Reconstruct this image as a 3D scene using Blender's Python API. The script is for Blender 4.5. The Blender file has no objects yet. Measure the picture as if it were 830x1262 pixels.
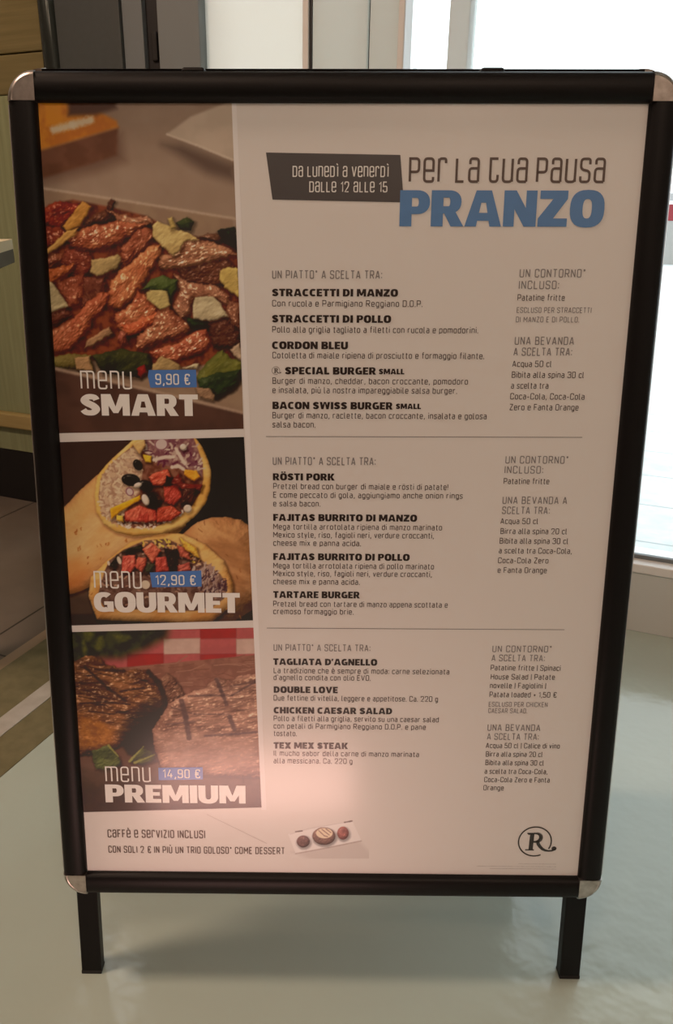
import bpy, bmesh, math, random
import numpy as np
from mathutils import Matrix, Vector

scene = bpy.context.scene
col = scene.collection
random.seed(7)

# ------------------------------------------------------------------ camera, sky, exposure, lights
cam_data = bpy.data.cameras.new('camera')
cam = bpy.data.objects.new('camera', cam_data)
col.objects.link(cam)
cam_data.sensor_fit = 'HORIZONTAL'
cam_data.sensor_width = 36.0
cam_data.lens = 950.0 / 830.0 * 36.0
cam_data.shift_x = 0.0501
cam_data.clip_start = 0.02
cam.matrix_world = Matrix.Translation((-0.03387, -0.78005, 1.03706)) @ Matrix(((0.999945, -0.005898, 0.008622), (0.010182, 0.366128, -0.930509), (0.002332, 0.930546, 0.366168))).to_4x4()
scene.camera = cam

scene.view_settings.view_transform = 'Standard'
scene.view_settings.look = 'None'
scene.view_settings.gamma = 1.0
scene.view_settings.exposure = 0.0
scene.view_settings.use_curve_mapping = False
scene.cycles.use_denoising = True
scene.cycles.max_bounces = 8
scene.cycles.sample_clamp_indirect = 6.0

world = bpy.data.worlds.new('overcast_sky')
scene.world = world
world.use_nodes = True
wn = world.node_tree.nodes
wn['Background'].inputs['Color'].default_value = (0.89, 0.97, 1.02, 1)
wn['Background'].inputs['Strength'].default_value = 2.6

# room frame: s runs along the window wall, t comes from that wall into the room
A0 = Vector((0.8011, 1.0211, 0.0))
SD = Vector((0.91847, -0.39549, 0.0))
TD = Vector((-0.39549, -0.91847, 0.0))
def RM(s, t, z=0.0):
    return A0 + SD * s + TD * t + Vector((0, 0, z))

def area(name, loc, target, size, power, colour):
    l = bpy.data.lights.new(name, 'AREA'); l.shape = 'DISK'; l.size = size
    l.energy = power; l.color = colour
    o = bpy.data.objects.new(name, l); col.objects.link(o)
    o.location = loc
    o.rotation_euler = (Vector(target) - Vector(loc)).to_track_quat('-Z', 'Y').to_euler()
    return o
WARM = (1.0, 0.68, 0.50)
area('ceiling_lamp', (-0.6, -1.5, 2.75), (-0.5, -1.3, 0), 0.5, 12, WARM)
area('ceiling_lamp', (0.7, -2.3, 2.75), (0.6, -2.0, 0), 0.5, 15, WARM)
area('ceiling_lamp', (-1.5, 0.1, 2.75), (-1.2, 0.3, 0), 0.4, 38, WARM)

# unseen warm light added low before the sign, giving glare at the poster's foot
sp = bpy.data.lights.new('added_glare_light', 'AREA'); sp.shape = 'RECTANGLE'; sp.size = 0.42; sp.size_y = 0.12
sp.energy = 0.44; sp.color = (1.0, 0.55, 0.47); sp.spread = math.radians(95)
spo = bpy.data.objects.new('added_glare_light', sp); col.objects.link(spo)
spo.location = (-0.15, -0.52, 0.08)
spo.rotation_euler = (Vector((-0.12, 0.045, 0.30)) - spo.location).to_track_quat('-Z', 'Y').to_euler()

# ------------------------------------------------------------------ materials
def lin(c):
    return tuple((x / 255 / 12.92) if x / 255 <= 0.04045 else ((x / 255 + 0.055) / 1.055) ** 2.4 for x in c)

def mat(name, colour, rough=0.5, metal=0.0, coat=0.0, coat_rough=0.1, noise=None, bump=None, spec=0.5):
    m = bpy.data.materials.new(name); m.use_nodes = True
    nt = m.node_tree; b = nt.nodes['Principled BSDF']
    b.inputs['Base Color'].default_value = (*colour, 1)
    b.inputs['Roughness'].default_value = rough
    b.inputs['Metallic'].default_value = metal
    b.inputs['Coat Weight'].default_value = coat
    b.inputs['Coat Roughness'].default_value = coat_rough
    b.inputs['Specular IOR Level'].default_value = spec
    tc = nt.nodes.new('ShaderNodeTexCoord')
    if noise:
        scale, c2, stretch = noise
        mp = nt.nodes.new('ShaderNodeMapping'); mp.inputs['Scale'].default_value = stretch
        nt.links.new(tc.outputs['Object'], mp.inputs['Vector'])
        n = nt.nodes.new('ShaderNodeTexNoise'); n.inputs['Scale'].default_value = scale; n.inputs['Detail'].default_value = 5
        nt.links.new(mp.outputs['Vector'], n.inputs['Vector'])
        r = nt.nodes.new('ShaderNodeValToRGB')
        r.color_ramp.elements[0].position = 0.3; r.color_ramp.elements[1].position = 0.7
        r.color_ramp.elements[0].color = (*colour, 1); r.color_ramp.elements[1].color = (*c2, 1)
        nt.links.new(n.outputs['Fac'], r.inputs['Fac']); nt.links.new(r.outputs['Color'], b.inputs['Base Color'])
    if bump:
        scale, strength = bump
        n = nt.nodes.new('ShaderNodeTexNoise'); n.inputs['Scale'].default_value = scale; n.inputs['Detail'].default_value = 2
        nt.links.new(tc.outputs['Object'], n.inputs['Vector'])
        bp = nt.nodes.new('ShaderNodeBump'); bp.inputs['Strength'].default_value = strength; bp.inputs['Distance'].default_value = 0.01
        nt.links.new(n.outputs['Fac'], bp.inputs['Height']); nt.links.new(bp.outputs['Normal'], b.inputs['Normal'])
        if coat: nt.links.new(bp.outputs['Normal'], b.inputs['Coat Normal'])
    return m

def frosted(name, colour, through):
    m = bpy.data.materials.new(name); m.use_nodes = True
    nt = m.node_tree; b = nt.nodes['Principled BSDF']
    b.inputs['Base Color'].default_value = (*colour, 1); b.inputs['Roughness'].default_value = 0.5
    n = nt.nodes.new('ShaderNodeTexNoise'); n.inputs['Scale'].default_value = 3
    tl = nt.nodes.new('ShaderNodeBsdfTranslucent'); tl.inputs['Color'].default_value = (*colour, 1)
    mx = nt.nodes.new('ShaderNodeMixShader'); mx.inputs['Fac'].default_value = through
    nt.links.new(b.outputs['BSDF'], mx.inputs[1]); nt.links.new(tl.outputs['BSDF'], mx.inputs[2])
    nt.links.new(mx.outputs['Shader'], nt.nodes['Material Output'].inputs['Surface'])
    return m

def clear_glass(name):
    m = bpy.data.materials.new(name); m.use_nodes = True
    nt = m.node_tree; nt.nodes.remove(nt.nodes['Principled BSDF'])
    tr = nt.nodes.new('ShaderNodeBsdfTransparent'); tr.inputs['Color'].default_value = (0.97, 0.985, 0.98, 1)
    gl = nt.nodes.new('ShaderNodeBsdfGlossy'); gl.inputs['Roughness'].default_value = 0.02
    fr = nt.nodes.new('ShaderNodeFresnel'); fr.inputs['IOR'].default_value = 1.3
    mx = nt.nodes.new('ShaderNodeMixShader')
    nt.links.new(fr.outputs['Fac'], mx.inputs['Fac']); nt.links.new(tr.outputs['BSDF'], mx.inputs[1]); nt.links.new(gl.outputs['BSDF'], mx.inputs[2])
    nt.links.new(mx.outputs['Shader'], nt.nodes['Material Output'].inputs['Surface'])
    return m

PAPER = (0.80, 0.80, 0.80)
REF = lin((168, 143, 126))                       # how white paper looks under the room's lamps
SHEEN = (0.024, 0.018, 0.013)                    # part of that look that is the gloss coat, not the print
def ink(c):                                      # printed colour from its look beside the white paper
    return tuple(min(0.92, max(0.004, (a - s) / (r - s) * 0.80)) for a, s, r in zip(lin(c), SHEEN, REF))
GLOSS = dict(rough=0.45, coat=1.0, coat_rough=0.2)
def printed(name, c): return mat(name, ink(c), **GLOSS)

M_black = mat('black_anodised_metal', (0.005, 0.0048, 0.005), 0.42, 0.0, noise=(300, (0.0065, 0.006, 0.0065), (1, 1, 1)), spec=0.2)
M_rubber = mat('black_rubber', (0.01, 0.01, 0.01), 0.7)
M_chrome = mat('satin_chrome', (0.62, 0.58, 0.55), 0.28, 1.0, noise=(120, (0.42, 0.38, 0.35), (1, 1, 1)))
M_silver = mat('bare_aluminium', (0.7, 0.7, 0.7), 0.3, 1.0)
M_board = mat('grey_backing_board', (0.5, 0.5, 0.5), 0.6)
M_paper = mat('glossy_poster_paper', PAPER, **GLOSS)
M_brown = printed('brown_ink', (48, 36, 29))
M_thin = printed('soft_brown_ink', (72, 54, 44))
M_grey = printed('grey_ink', (100, 84, 75))
M_body = printed('dark_grey_ink', (64, 50, 43))
M_blue = printed('blue_ink', (72, 88, 108))
M_tag = printed('tag_blue_ink', (68, 84, 114))
M_banner = printed('dark_banner_ink', (66, 55, 48))
M_edge = printed('pale_border_ink', (175, 150, 136))
M_crease = printed('crease_grey', (150, 126, 111))
M_white = printed('pale_ink', (176, 152, 140))

# ------------------------------------------------------------------ mesh helpers
def link_mesh(name, verts, faces, material, parent=None, matrix=None, smooth=False):
    me = bpy.data.meshes.new(name)
    me.from_pydata([tuple(v) for v in verts], [], faces)
    me.materials.append(material); me.update()
    if smooth:
        for p in me.polygons: p.use_smooth = True
    o = bpy.data.objects.new(name, me); col.objects.link(o)
    if parent: o.parent = parent
    if matrix is not None: o.matrix_local = matrix
    return o

def bm_obj(name, bm, material, parent=None, matrix=None, smooth=False):
    me = bpy.data.meshes.new(name)
    bmesh.ops.recalc_face_normals(bm, faces=bm.faces)
    bm.to_mesh(me); bm.free(); me.materials.append(material)
    if smooth:
        for p in me.polygons: p.use_smooth = True
    o = bpy.data.objects.new(name, me); col.objects.link(o)
    if parent: o.parent = parent
    if matrix is not None: o.matrix_local = matrix
    return o

def bm_box(bm, x0, x1, y0, y1, z0, z1, bevel=0.0, seg=2):
    r = bmesh.ops.create_cube(bm, size=1.0)
    vs = r['verts']
    for v in vs:
        v.co = Vector((x0 + (v.co.x + .5) * (x1 - x0), y0 + (v.co.y + .5) * (y1 - y0), z0 + (v.co.z + .5) * (z1 - z0)))
    if bevel > 0:
        es = list({e for v in vs for e in v.link_edges})
        bmesh.ops.bevel(bm, geom=es, offset=bevel, segments=seg, affect='EDGES', profile=0.5)
    return vs

def extrude_profile(bm, prof, frame, length):
    """prof: list of (a, d); frame(a, d, l) -> point; capped prism"""
    n = len(prof)
    v0 = [bm.verts.new(frame(a, d, 0)) for a, d in prof]
    v1 = [bm.verts.new(frame(a, d, length)) for a, d in prof]
    for i in range(n):
        bm.faces.new((v0[i], v0[(i + 1) % n], v1[(i + 1) % n], v1[i]))
    bm.faces.new(v0[::-1]); bm.faces.new(v1)

def tag(o, label=None, cat=None, group=None, kind=None):
    if label: o['label'] = label
    if cat: o['category'] = cat
    if group: o['group'] = group
    if kind: o['kind'] = kind
    return o

ROOM = Matrix(((SD.x, TD.x, 0, A0.x), (SD.y, TD.y, 0, A0.y), (0, 0, 1, 0), (0, 0, 0, 1)))   # local (s, t, z)
def room_box(name, s0, s1, t0, t1, z0, z1, material, kind=None, bevel=0.0, parent=None):
    bm = bmesh.new(); bm_box(bm, s0, s1, t0, t1, z0, z1, bevel)
    o = bm_obj(name, bm, material, parent)
    if parent is None: o.matrix_world = ROOM
    else: o.matrix_local = Matrix.Identity(4)
    if kind: o['kind'] = kind
    return o
def empty(name, matrix):
    o = bpy.data.objects.new(name, None); col.objects.link(o); o.matrix_world = matrix
    o.empty_display_size = 0.1
    return o

# ------------------------------------------------------------------ the setting
M_resin = mat('grey_green_resin_floor', (0.40, 0.48, 0.43), 0.13, noise=(2.6, (0.44, 0.525, 0.47), (1, 1, 1)), bump=(24, 0.10))
M_tile = None
def tile_material():
    m = mat('grey_floor_tile', (0.15, 0.125, 0.10), 0.42, noise=(7, (0.18, 0.15, 0.12), (1, 1, 1)))
    nt = m.node_tree; b = nt.nodes['Principled BSDF']
    br = nt.nodes.new('ShaderNodeTexBrick')
    br.offset = 0.0; br.inputs['Scale'].default_value = 1.0
    br.inputs['Mortar Size'].default_value = 0.003; br.inputs['Mortar Smooth'].default_value = 0.0
    br.inputs['Brick Width'].default_value = 0.6; br.inputs['Row Height'].default_value = 0.9
    tc = nt.nodes.new('ShaderNodeTexCoord'); mp = nt.nodes.new('ShaderNodeMapping')
    mp.inputs['Location'].default_value = (8.088, 8.227, 0)
    nt.links.new(tc.outputs['Object'], mp.inputs['Vector']); nt.links.new(mp.outputs['Vector'], br.inputs['Vector'])
    mx = nt.nodes.new('ShaderNodeMix'); mx.data_type = 'RGBA'
    src = b.inputs['Base Color'].links[0].from_socket
    nt.links.new(br.outputs['Fac'], mx.inputs[0]); nt.links.new(src, mx.inputs[6]); mx.inputs[7].default_value = (0.03, 0.026, 0.022, 1)
    nt.links.new(mx.outputs[2], b.inputs['Base Color'])
    return m
M_tile = tile_material()
M_wallw = mat('white_painted_wall', (0.62, 0.56, 0.5), 0.7, noise=(4, (0.66, 0.6, 0.54), (1, 1, 1)))
M_wallf = mat('brown_panelled_wall', (0.16, 0.10, 0.07), 0.7, noise=(4, (0.2, 0.13, 0.09), (1, 1, 1)))
M_sill = mat('white_sill_board', (0.58, 0.60, 0.57), 0.5, noise=(5, (0.61, 0.63, 0.60), (1, 1, 1)))
M_wframe = mat('white_window_frame', (0.8, 0.8, 0.78), 0.4)
M_dgrey = mat('dark_grey_pillar_paint', (0.052, 0.062, 0.062), 0.5, noise=(60, (0.058, 0.068, 0.068), (1, 1, 1)))
M_mgrey = mat('mid_grey_aluminium', (0.165, 0.19, 0.20), 0.45)
M_lgrey = mat('light_grey_aluminium', (0.195, 0.225, 0.235), 0.45)
M_seam = mat('black_gap_seal', (0.012, 0.012, 0.013), 0.5)
M_ceil = mat('white_ceiling_paint', (0.7, 0.66, 0.6), 0.8)
M_tape = mat('worn_olive_threshold', (0.20, 0.18, 0.10), 0.3, noise=(30, (0.14, 0.125, 0.065), (1, 1, 1)))
M_strip = mat('scuffed_metal_strip', (0.62, 0.60, 0.55), 0.38, 0.35, noise=(25, (0.5, 0.48, 0.43), (1, 1, 1)))
M_beige = mat('beige_grout_edge', (0.36, 0.26, 0.17), 0.5)

room_box('floor', -1.10, 2.2, -0.25, 5.2, -0.06, 0.0, M_resin, 'structure')
room_box('floor', -4.2, -1.10, -0.25, 5.2, -0.06, 0.0, M_tile, 'structure')
room_box('trim_1', -1.395, -1.362, 0.0, 5.2, 0.0, 0.001, M_beige, 'structure')
room_box('trim_2', -1.362, -1.085, 0.0, 5.2, 0.0, 0.0016, M_tape, 'structure')
room_box('trim_3', -1.222, -1.175, 0.0, 5.2, 0.0016, 0.004, M_strip, 'structure', 0.001)
room_box('ceiling', -4.2, 2.2, -0.25, 5.2, 2.9, 3.0, M_ceil, 'structure')
room_box('wall_front', -4.2, 2.2, 5.2, 5.3, -0.06, 3.0, M_wallf, 'structure')
room_box('wall_left', -4.3, -4.2, -0.25, 5.2, -0.06, 3.0, M_wallw, 'structure')
room_box('wall_right', 2.2, 2.3, -0.25, 5.2, -0.06, 3.0, M_wallw, 'structure')
# window wall, right to left
room_box('wall_back_sill', -0.69, 2.2, -0.14, 0.0, 0.0, 0.168, M_sill, 'structure', 0.002)
room_box('wall_back_lintel', -1.74, 2.2, -0.14, 0.0, 2.62, 2.9, M_wallw, 'structure')
room_box('wall_back_end', 1.6, 2.2, -0.14, 0.0, 0.168, 2.62, M_wallw, 'structure')
M_glass = clear_glass('window_glass')
wf = room_box('window_1', -0.675, 1.6, -0.075, -0.055, 0.19, 2.6, M_glass, 'structure')
def frame_piece(name, *a, material=M_wframe, bevel=0.003):
    return room_box(name, *a, material, None, bevel, wf)
frame_piece('bottom_rail', -0.69, 1.6, -0.12, 0.004, 0.168, 0.192)
frame_piece('glazing_bead', -0.675, 1.6, -0.05, -0.035, 0.192, 0.203, material=M_mgrey, bevel=0.002)
frame_piece('top_rail', -0.69, 1.6, -0.12, 0.0, 2.58, 2.62)
frame_piece('jamb', -0.693, -0.677, -0.12, 0.0, 0.19, 2.6)
frame_piece('jamb', 1.57, 1.6, -0.12, 0.0, 0.19, 2.6)
M_mull = frosted('backlit_mullion', (0.82, 0.84, 0.82), 0.5)
frame_piece('mullion', -0.581, -0.533, -0.10, -0.03, 0.19, 2.58, material=M_mull)

M_panel = frosted('white_door_panel', (0.78, 0.82, 0.79), 0.36)
M_blind = frosted('cream_blind_cloth', (0.86, 0.85, 0.80), 0.6)
d1 = room_box('door_1', -0.918, -0.774, -0.05, -0.02, 0.0, 2.62, M_panel, 'structure', 0.004)
room_box('door_panel', -0.770, -0.694, -0.05, -0.02, 0.0, 2.62, M_panel, None, 0.004, d1)
room_box('door_seal', -0.926, -0.9195, -0.05, -0.022, 0.0, 2.62, M_seam, None, 0.0, d1)
room_box('door_seal', -0.7735, -0.7705, -0.05, -0.028, 0.0, 2.62, M_seam, None, 0.0, d1)
room_box('trim_4', -0.942, -0.9265, -0.06, -0.015, 0.0, 2.62, M_wframe, 'structure', 0.002)
wb = room_box('window_2', -1.228, -0.942, -0.05, -0.04, 0.0, 2.62, M_blind, 'structure')
room_box('wall_back_pillar', -1.683, -1.468, -0.14, 0.0, 0.0, 2.9, M_dgrey, 'structure', 0.002)
room_box('trim_5', -1.468, -1.404, -0.14, -0.012, 0.0, 2.9, M_mgrey, 'structure', 0.002)
room_box('trim_6', -1.404, -1.356, -0.14, -0.03, 0.0, 2.9, M_seam, 'structure')
room_box('trim_7', -1.356, -1.229, -0.14, -0.008, 0.0, 2.9, M_lgrey, 'structure', 0.004)
# latch on the black gap
bm = bmesh.new(); bm_box(bm, -1.388, -1.370, -0.032, -0.022, 1.405, 1.475, 0.004, 3)
o = bm_obj('door_latch', bm, M_rubber); o.matrix_world = ROOM
tag(o, 'small black latch on the dark gap between grey door frames', 'latch')
# dark round post at the end of the wooden counter
bm = bmesh.new()
bmesh.ops.create_cone(bm, cap_ends=True, segments=40, radius1=0.027, radius2=0.027, depth=2.9, matrix=Matrix.Translation((-1.706, -0.004, 1.45)))
M_post = mat('dark_polished_metal', (0.05, 0.06, 0.055), 0.2, 0.6)
o = bm_obj('trim_8', bm, M_post, None, None, True); o.matrix_world = ROOM; o['kind'] = 'structure'

# wooden counter front left of the post
def wood(name, c1, c2, stretch):
    return mat(name, c1, 0.45, noise=(5, c2, stretch))
M_plank = wood('brown_wood_planks', (0.155, 0.13, 0.052), (0.22, 0.185, 0.08), (0.6, 1, 14))
M_olive = wood('olive_brushed_panel', (0.225, 0.255, 0.135), (0.295, 0.33, 0.185), (14, 1, 0.6))
M_ledge = wood('yellow_wood_trim', (0.36, 0.28, 0.11), (0.42, 0.33, 0.14), (1, 1, 14))
M_plinth = mat('black_plinth', (0.008, 0.008, 0.009), 0.5)
cab = empty('wooden_counter', ROOM @ Matrix.Translation((-2.9, -0.3, 0)))
tag(cab, 'olive wood counter front on a black plinth behind the sign at the left', 'counter')
def cab_box(name, s0, s1, t0, t1, z0, z1, m, bevel=0.002):
    bm = bmesh.new(); bm_box(bm, s0 + 2.9, s1 + 2.9, t0 + 0.3, t1 + 0.3, z0, z1, bevel)
    return bm_obj(name, bm, m, cab)
cab_box('plinth', -4.15, -1.737, -0.5, -0.10, 0.0, 0.20, M_plinth)
cab_box('base_rail', -4.15, -1.737, -0.5, -0.095, 0.20, 0.29, M_olive)
cab_box('ledge', -4.15, -1.737, -0.5, -0.075, 0.29, 0.345, M_ledge, 0.006)
cab_box('front_panel', -4.15, -1.737, -0.5, -0.10, 0.345, 1.36, M_olive)
z = 1.36
for k in range(4):
    cab_box('plank', -4.15, -1.737, -0.5, -0.098, z + 0.0015, z + 0.108 + 0.1 * (k > 0), M_plank, 0.004); z += 0.11 + 0.1 * (k > 0)
room_box('wall_back', -4.2, -1.737, -0.6, -0.5, 0.0, 3.0, M_wallw, 'structure')

# small table at the left edge
tb = empty('bar_table', Matrix(((0.19881, -0.98004, 0, -0.7288), (-0.98004, -0.19881, 0, 1.1121), (0, 0, 1, 0), (0, 0, 0, 1))))
tag(tb, 'tall table with a pale top over a dark band, left of the sign', 'table')
M_ttop = mat('pale_laminate', (0.80, 0.70, 0.48), 0.4, noise=(20, (0.84, 0.74, 0.52), (1, 8, 1)))
M_tedge = mat('dark_grey_edge_band', (0.13, 0.12, 0.09), 0.5)
bm = bmesh.new(); bm_box(bm, 0, 0.5, 0.0, 0.36, 0.948, 0.97, .001); bm_obj('table_top', bm, M_ttop, tb)
bm = bmesh.new(); bm_box(bm, 0.0, 0.499, 0.0005, .359, 0.918, 0.948, .001); bm_obj('apron', bm, M_tedge, tb)
bm = bmesh.new(); bmesh.ops.create_cone(bm, cap_ends=True, segments=32, radius1=.04, radius2=.04, depth=.898, matrix=Matrix.Translation((.3, .2, .469))); bm_obj('column', bm, M_tedge, tb)
bm = bmesh.new(); bmesh.ops.create_cone(bm, cap_ends=True, segments=48, radius1=.085, radius2=.08, depth=.02, matrix=Matrix.Translation((.3, .2, .01))); bm_obj('base_disc', bm, M_tedge, tb)

# outside: pavement and a low kerbside barrier
M_pave = mat('pale_concrete_paving', (0.50, 0.53, 0.52), 0.85, noise=(9, (0.66, 0.68, 0.67), (1, 1, 1)), bump=(30, 0.3))
nt = M_pave.node_tree; b = nt.nodes['Principled BSDF']
br = nt.nodes.new('ShaderNodeTexBrick'); br.offset = 0.5; br.inputs['Scale'].default_value = 1.0
br.inputs['Mortar Size'].default_value = 0.006; br.inputs['Brick Width'].default_value = 0.8; br.inputs['Row Height'].default_value = 0.4
tc = nt.nodes.new('ShaderNodeTexCoord'); nt.links.new(tc.outputs['Object'], br.inputs['Vector'])
mx = nt.nodes.new('ShaderNodeMix'); mx.data_type = 'RGBA'; src = b.inputs['Base Color'].links[0].from_socket
nt.links.new(br.outputs['Fac'], mx.inputs[0]); nt.links.new(src, mx.inputs[6]); mx.inputs[7].default_value = (0.36, 0.38, 0.38, 1)
nt.links.new(mx.outputs[2], b.inputs['Base Color'])
room_box('ground', -14, 26, -40, -0.25, -0.16, -0.06, M_pave, 'structure')
bar = empty('roadside_barrier', ROOM @ Matrix.Translation((-0.21, -17.00, -0.06)))
tag(bar, 'low grey barrier with a red band outside the window beyond the sign', 'barrier')
def bar_box(name, a, m, bevel=0.004):
    bm = bmesh.new(); bm_box(bm, *a, bevel); return bm_obj(name, bm, m, bar)
bar_box('base_panel', (0, 7, -0.2, 0, 0, 0.88), mat('grey_barrier_paint', (0.30, 0.28, 0.26), 0.6))
bar_box('red_band', (0, 7, -0.19, 0.01, 0.88, 1.197), mat('red_barrier_paint', (0.21, 0.008, 0.014), 0.5))
bar_box('top_rail', (0, 7, -0.2, 0, 1.197, 1.275), mat('white_barrier_paint', (0.8, 0.8, 0.8), 0.5))
bar_box('cap_rail', (0, 7, -0.2, 0.02, 1.275, 1.416), mat('grey_rail_paint', (0.33, 0.31, 0.31), 0.5))

# ------------------------------------------------------------------ lettering
R = 0.16
def P(*pts): return ('open', pts)
def Cc(*pts): return ('closed', pts)
H = 0.46
GL = {   # single-stroke condensed letters, cap height 1, optional third value = corner radius
 'A': [P((0, 0), (.23, 1)), P((.27, 1), (.5, 0)), P((.08, .27), (.42, .27))],
 'B': [Cc((0, .52, 0), (0, 1, 0), (.42, 1), (.42, .52)), Cc((0, 0, 0), (0, .52, 0), (H, .52), (H, 0))],
 'C': [P((H, .72), (H, 1), (0, 1), (0, 0), (H, 0), (H, .28))],
 'D': [Cc((0, 0, 0), (0, 1, 0), (H, 1), (H, 0))],
 'E': [P((.4, 1), (0, 1, 0), (0, 0, 0), (.4, 0)), P((0, .52), (.34, .52))],
 'F': [P((.4, 1), (0, 1, 0), (0, 0)), P((0, .5), (.34, .5))],
 'G': [P((H, .74), (H, 1), (0, 1), (0, 0), (H, 0), (H, .48, 0), (.26, .48))],
 'H': [P((0, 0), (0, 1)), P((H, 0), (H, 1)), P((0, .5), (H, .5))],
 'I': [P((0, 0), (0, 1))],
 'J': [P((.36, 1), (.36, 0), (0, 0), (0, .25))],
 'K': [P((0, 0), (0, 1)), P((H, 1), (.02, .45)), P((.14, .58), (H, 0))],
 'L': [P((0, 1), (0, 0, 0), (.38, 0))],
 'M': [P((0, 0), (0, 1)), P((.01, .99), (.31, .35)), P((.31, .35), (.61, .99)), P((.62, 0), (.62, 1))],
 'N': [P((0, 0), (0, 1)), P((.01, .98), (H - .01, .02)), P((H, 0), (H, 1))],
 'O': [Cc((0, 0), (0, 1), (H, 1), (H, 0))],
 'P': [P((0, 0), (0, 1, 0), (H, 1), (H, .42), (0, .42))],
 'Q': [Cc((0, 0), (0, 1), (H, 1), (H, 0)), P((.3, .2), (.5, -.08))],
 'R': [P((0, 0), (0, 1, 0), (H, 1), (H, .46), (0, .46)), P((.24, .46), (.48, 0))],
 'S': [P((H, .76), (H, 1), (0, 1), (0, .55), (H, .46), (H, 0), (0, 0), (0, .24))],
 'T': [P((0, 1), (H, 1)), P((.23, 1), (.23, 0))],
 'U': [P((0, 1), (0, 0), (H, 0), (H, 1))],
 'V': [P((0, 1), (.24, 0)), P((.26, 0), (.5, 1))],
 'W': [P((0, 1), (.18, 0)), P((.18, 0), (.36, .8)), P((.36, .8), (.54, 0)), P((.54, 0), (.72, 1))],
 'X': [P((0, 0), (H, 1)), P((0, 1), (H, 0))],
 'Y': [P((0, 1), (.23, .45)), P((.23, .45), (H, 1)), P((.23, .45), (.23, 0))],
 'Z': [P((0, 1), (H, 1)), P((H - .02, .98), (.02, .02)), P((0, 0), (H, 0))],
 'a': [P((.03, .76), (.03, 1), (H, 1), (H, 0)), P((H, .58), (0, .58), (0, 0), (H, 0))],
 'e': [P((0, .48), (H, .48, 0), (H, 1), (0, 1), (0, 0), (H, 0), (H, .2))],
 'n': [P((0, 0), (0, 1, 0), (H, 1), (H, 0))],
 'm': [P((0, 0), (0, 1, 0), (.38, 1), (.38, 0)), P((.3, 1, 0), (.76, 1), (.76, 0))],
 'r': [P((0, 0), (0, 1)), P((0, .8), (.04, 1), (.36, 1), (.36, .8))],
 'u': [P((0, 1), (0, 0), (H, 0), (H, 1)), P((H, .2), (H, 0))],
 't': [P((-.06, 1), (.38, 1)), P((0, 1), (0, 0), (.38, 0), (.38, .3))],
 's': [P((H, .76), (H, 1), (0, 1), (0, .55), (H, .46), (H, 0), (0, 0), (0, .24))],
 '0': [Cc((0, 0), (0, 1), (H, 1), (H, 0))],
 '1': [P((0, .78), (.2, 1, 0), (.2, 0))],
 '2': [P((0, .74), (0, 1), (H, 1), (H, .6), (0, 0, 0), (H, 0))],
 '4': [P((.36, 0), (.36, .55)), P((.28, 1), (0, .24, 0), (.5, .24))],
 '5': [P((.42, 1), (.03, 1, 0), (0, .55, 0), (H, .58), (H, 0), (0, 0), (0, .22))],
 '9': [P((0, .2), (0, 0), (H, 0), (H, 1), (0, 1), (0, .48), (H, .48))],
 ',': [P((.08, .08), (.0, -.2))], '.': [P((0, -.06), (0, .09))], ':': [P((0, .06), (0, .2)), P((0, .6), (0, .74))],
 '*': [P((.0, .8), (.2, 1)), P((0, 1), (.2, .8)), P((.1, .76), (.1, 1.04))],
 "'": [P((.05, 1), (.0, .78))],
 '€': [P((.5, .8), (.5, 1), (.1, 1), (.1, 0), (.5, 0), (.5, .2)), P((-.02, .6), (.4, .6)), P((-.02, .4), (.4, .4))],
}
X_ = .72
BODY = {k: [(c, [(p[0] * 1.12, *p[1:]) for p in pts]) for c, pts in g] for k, g in GL.items() if k.isupper() or k in '0125€'}
_bl = Cc((0, 0), (0, X_), (.42, X_), (.42, 0))
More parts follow.
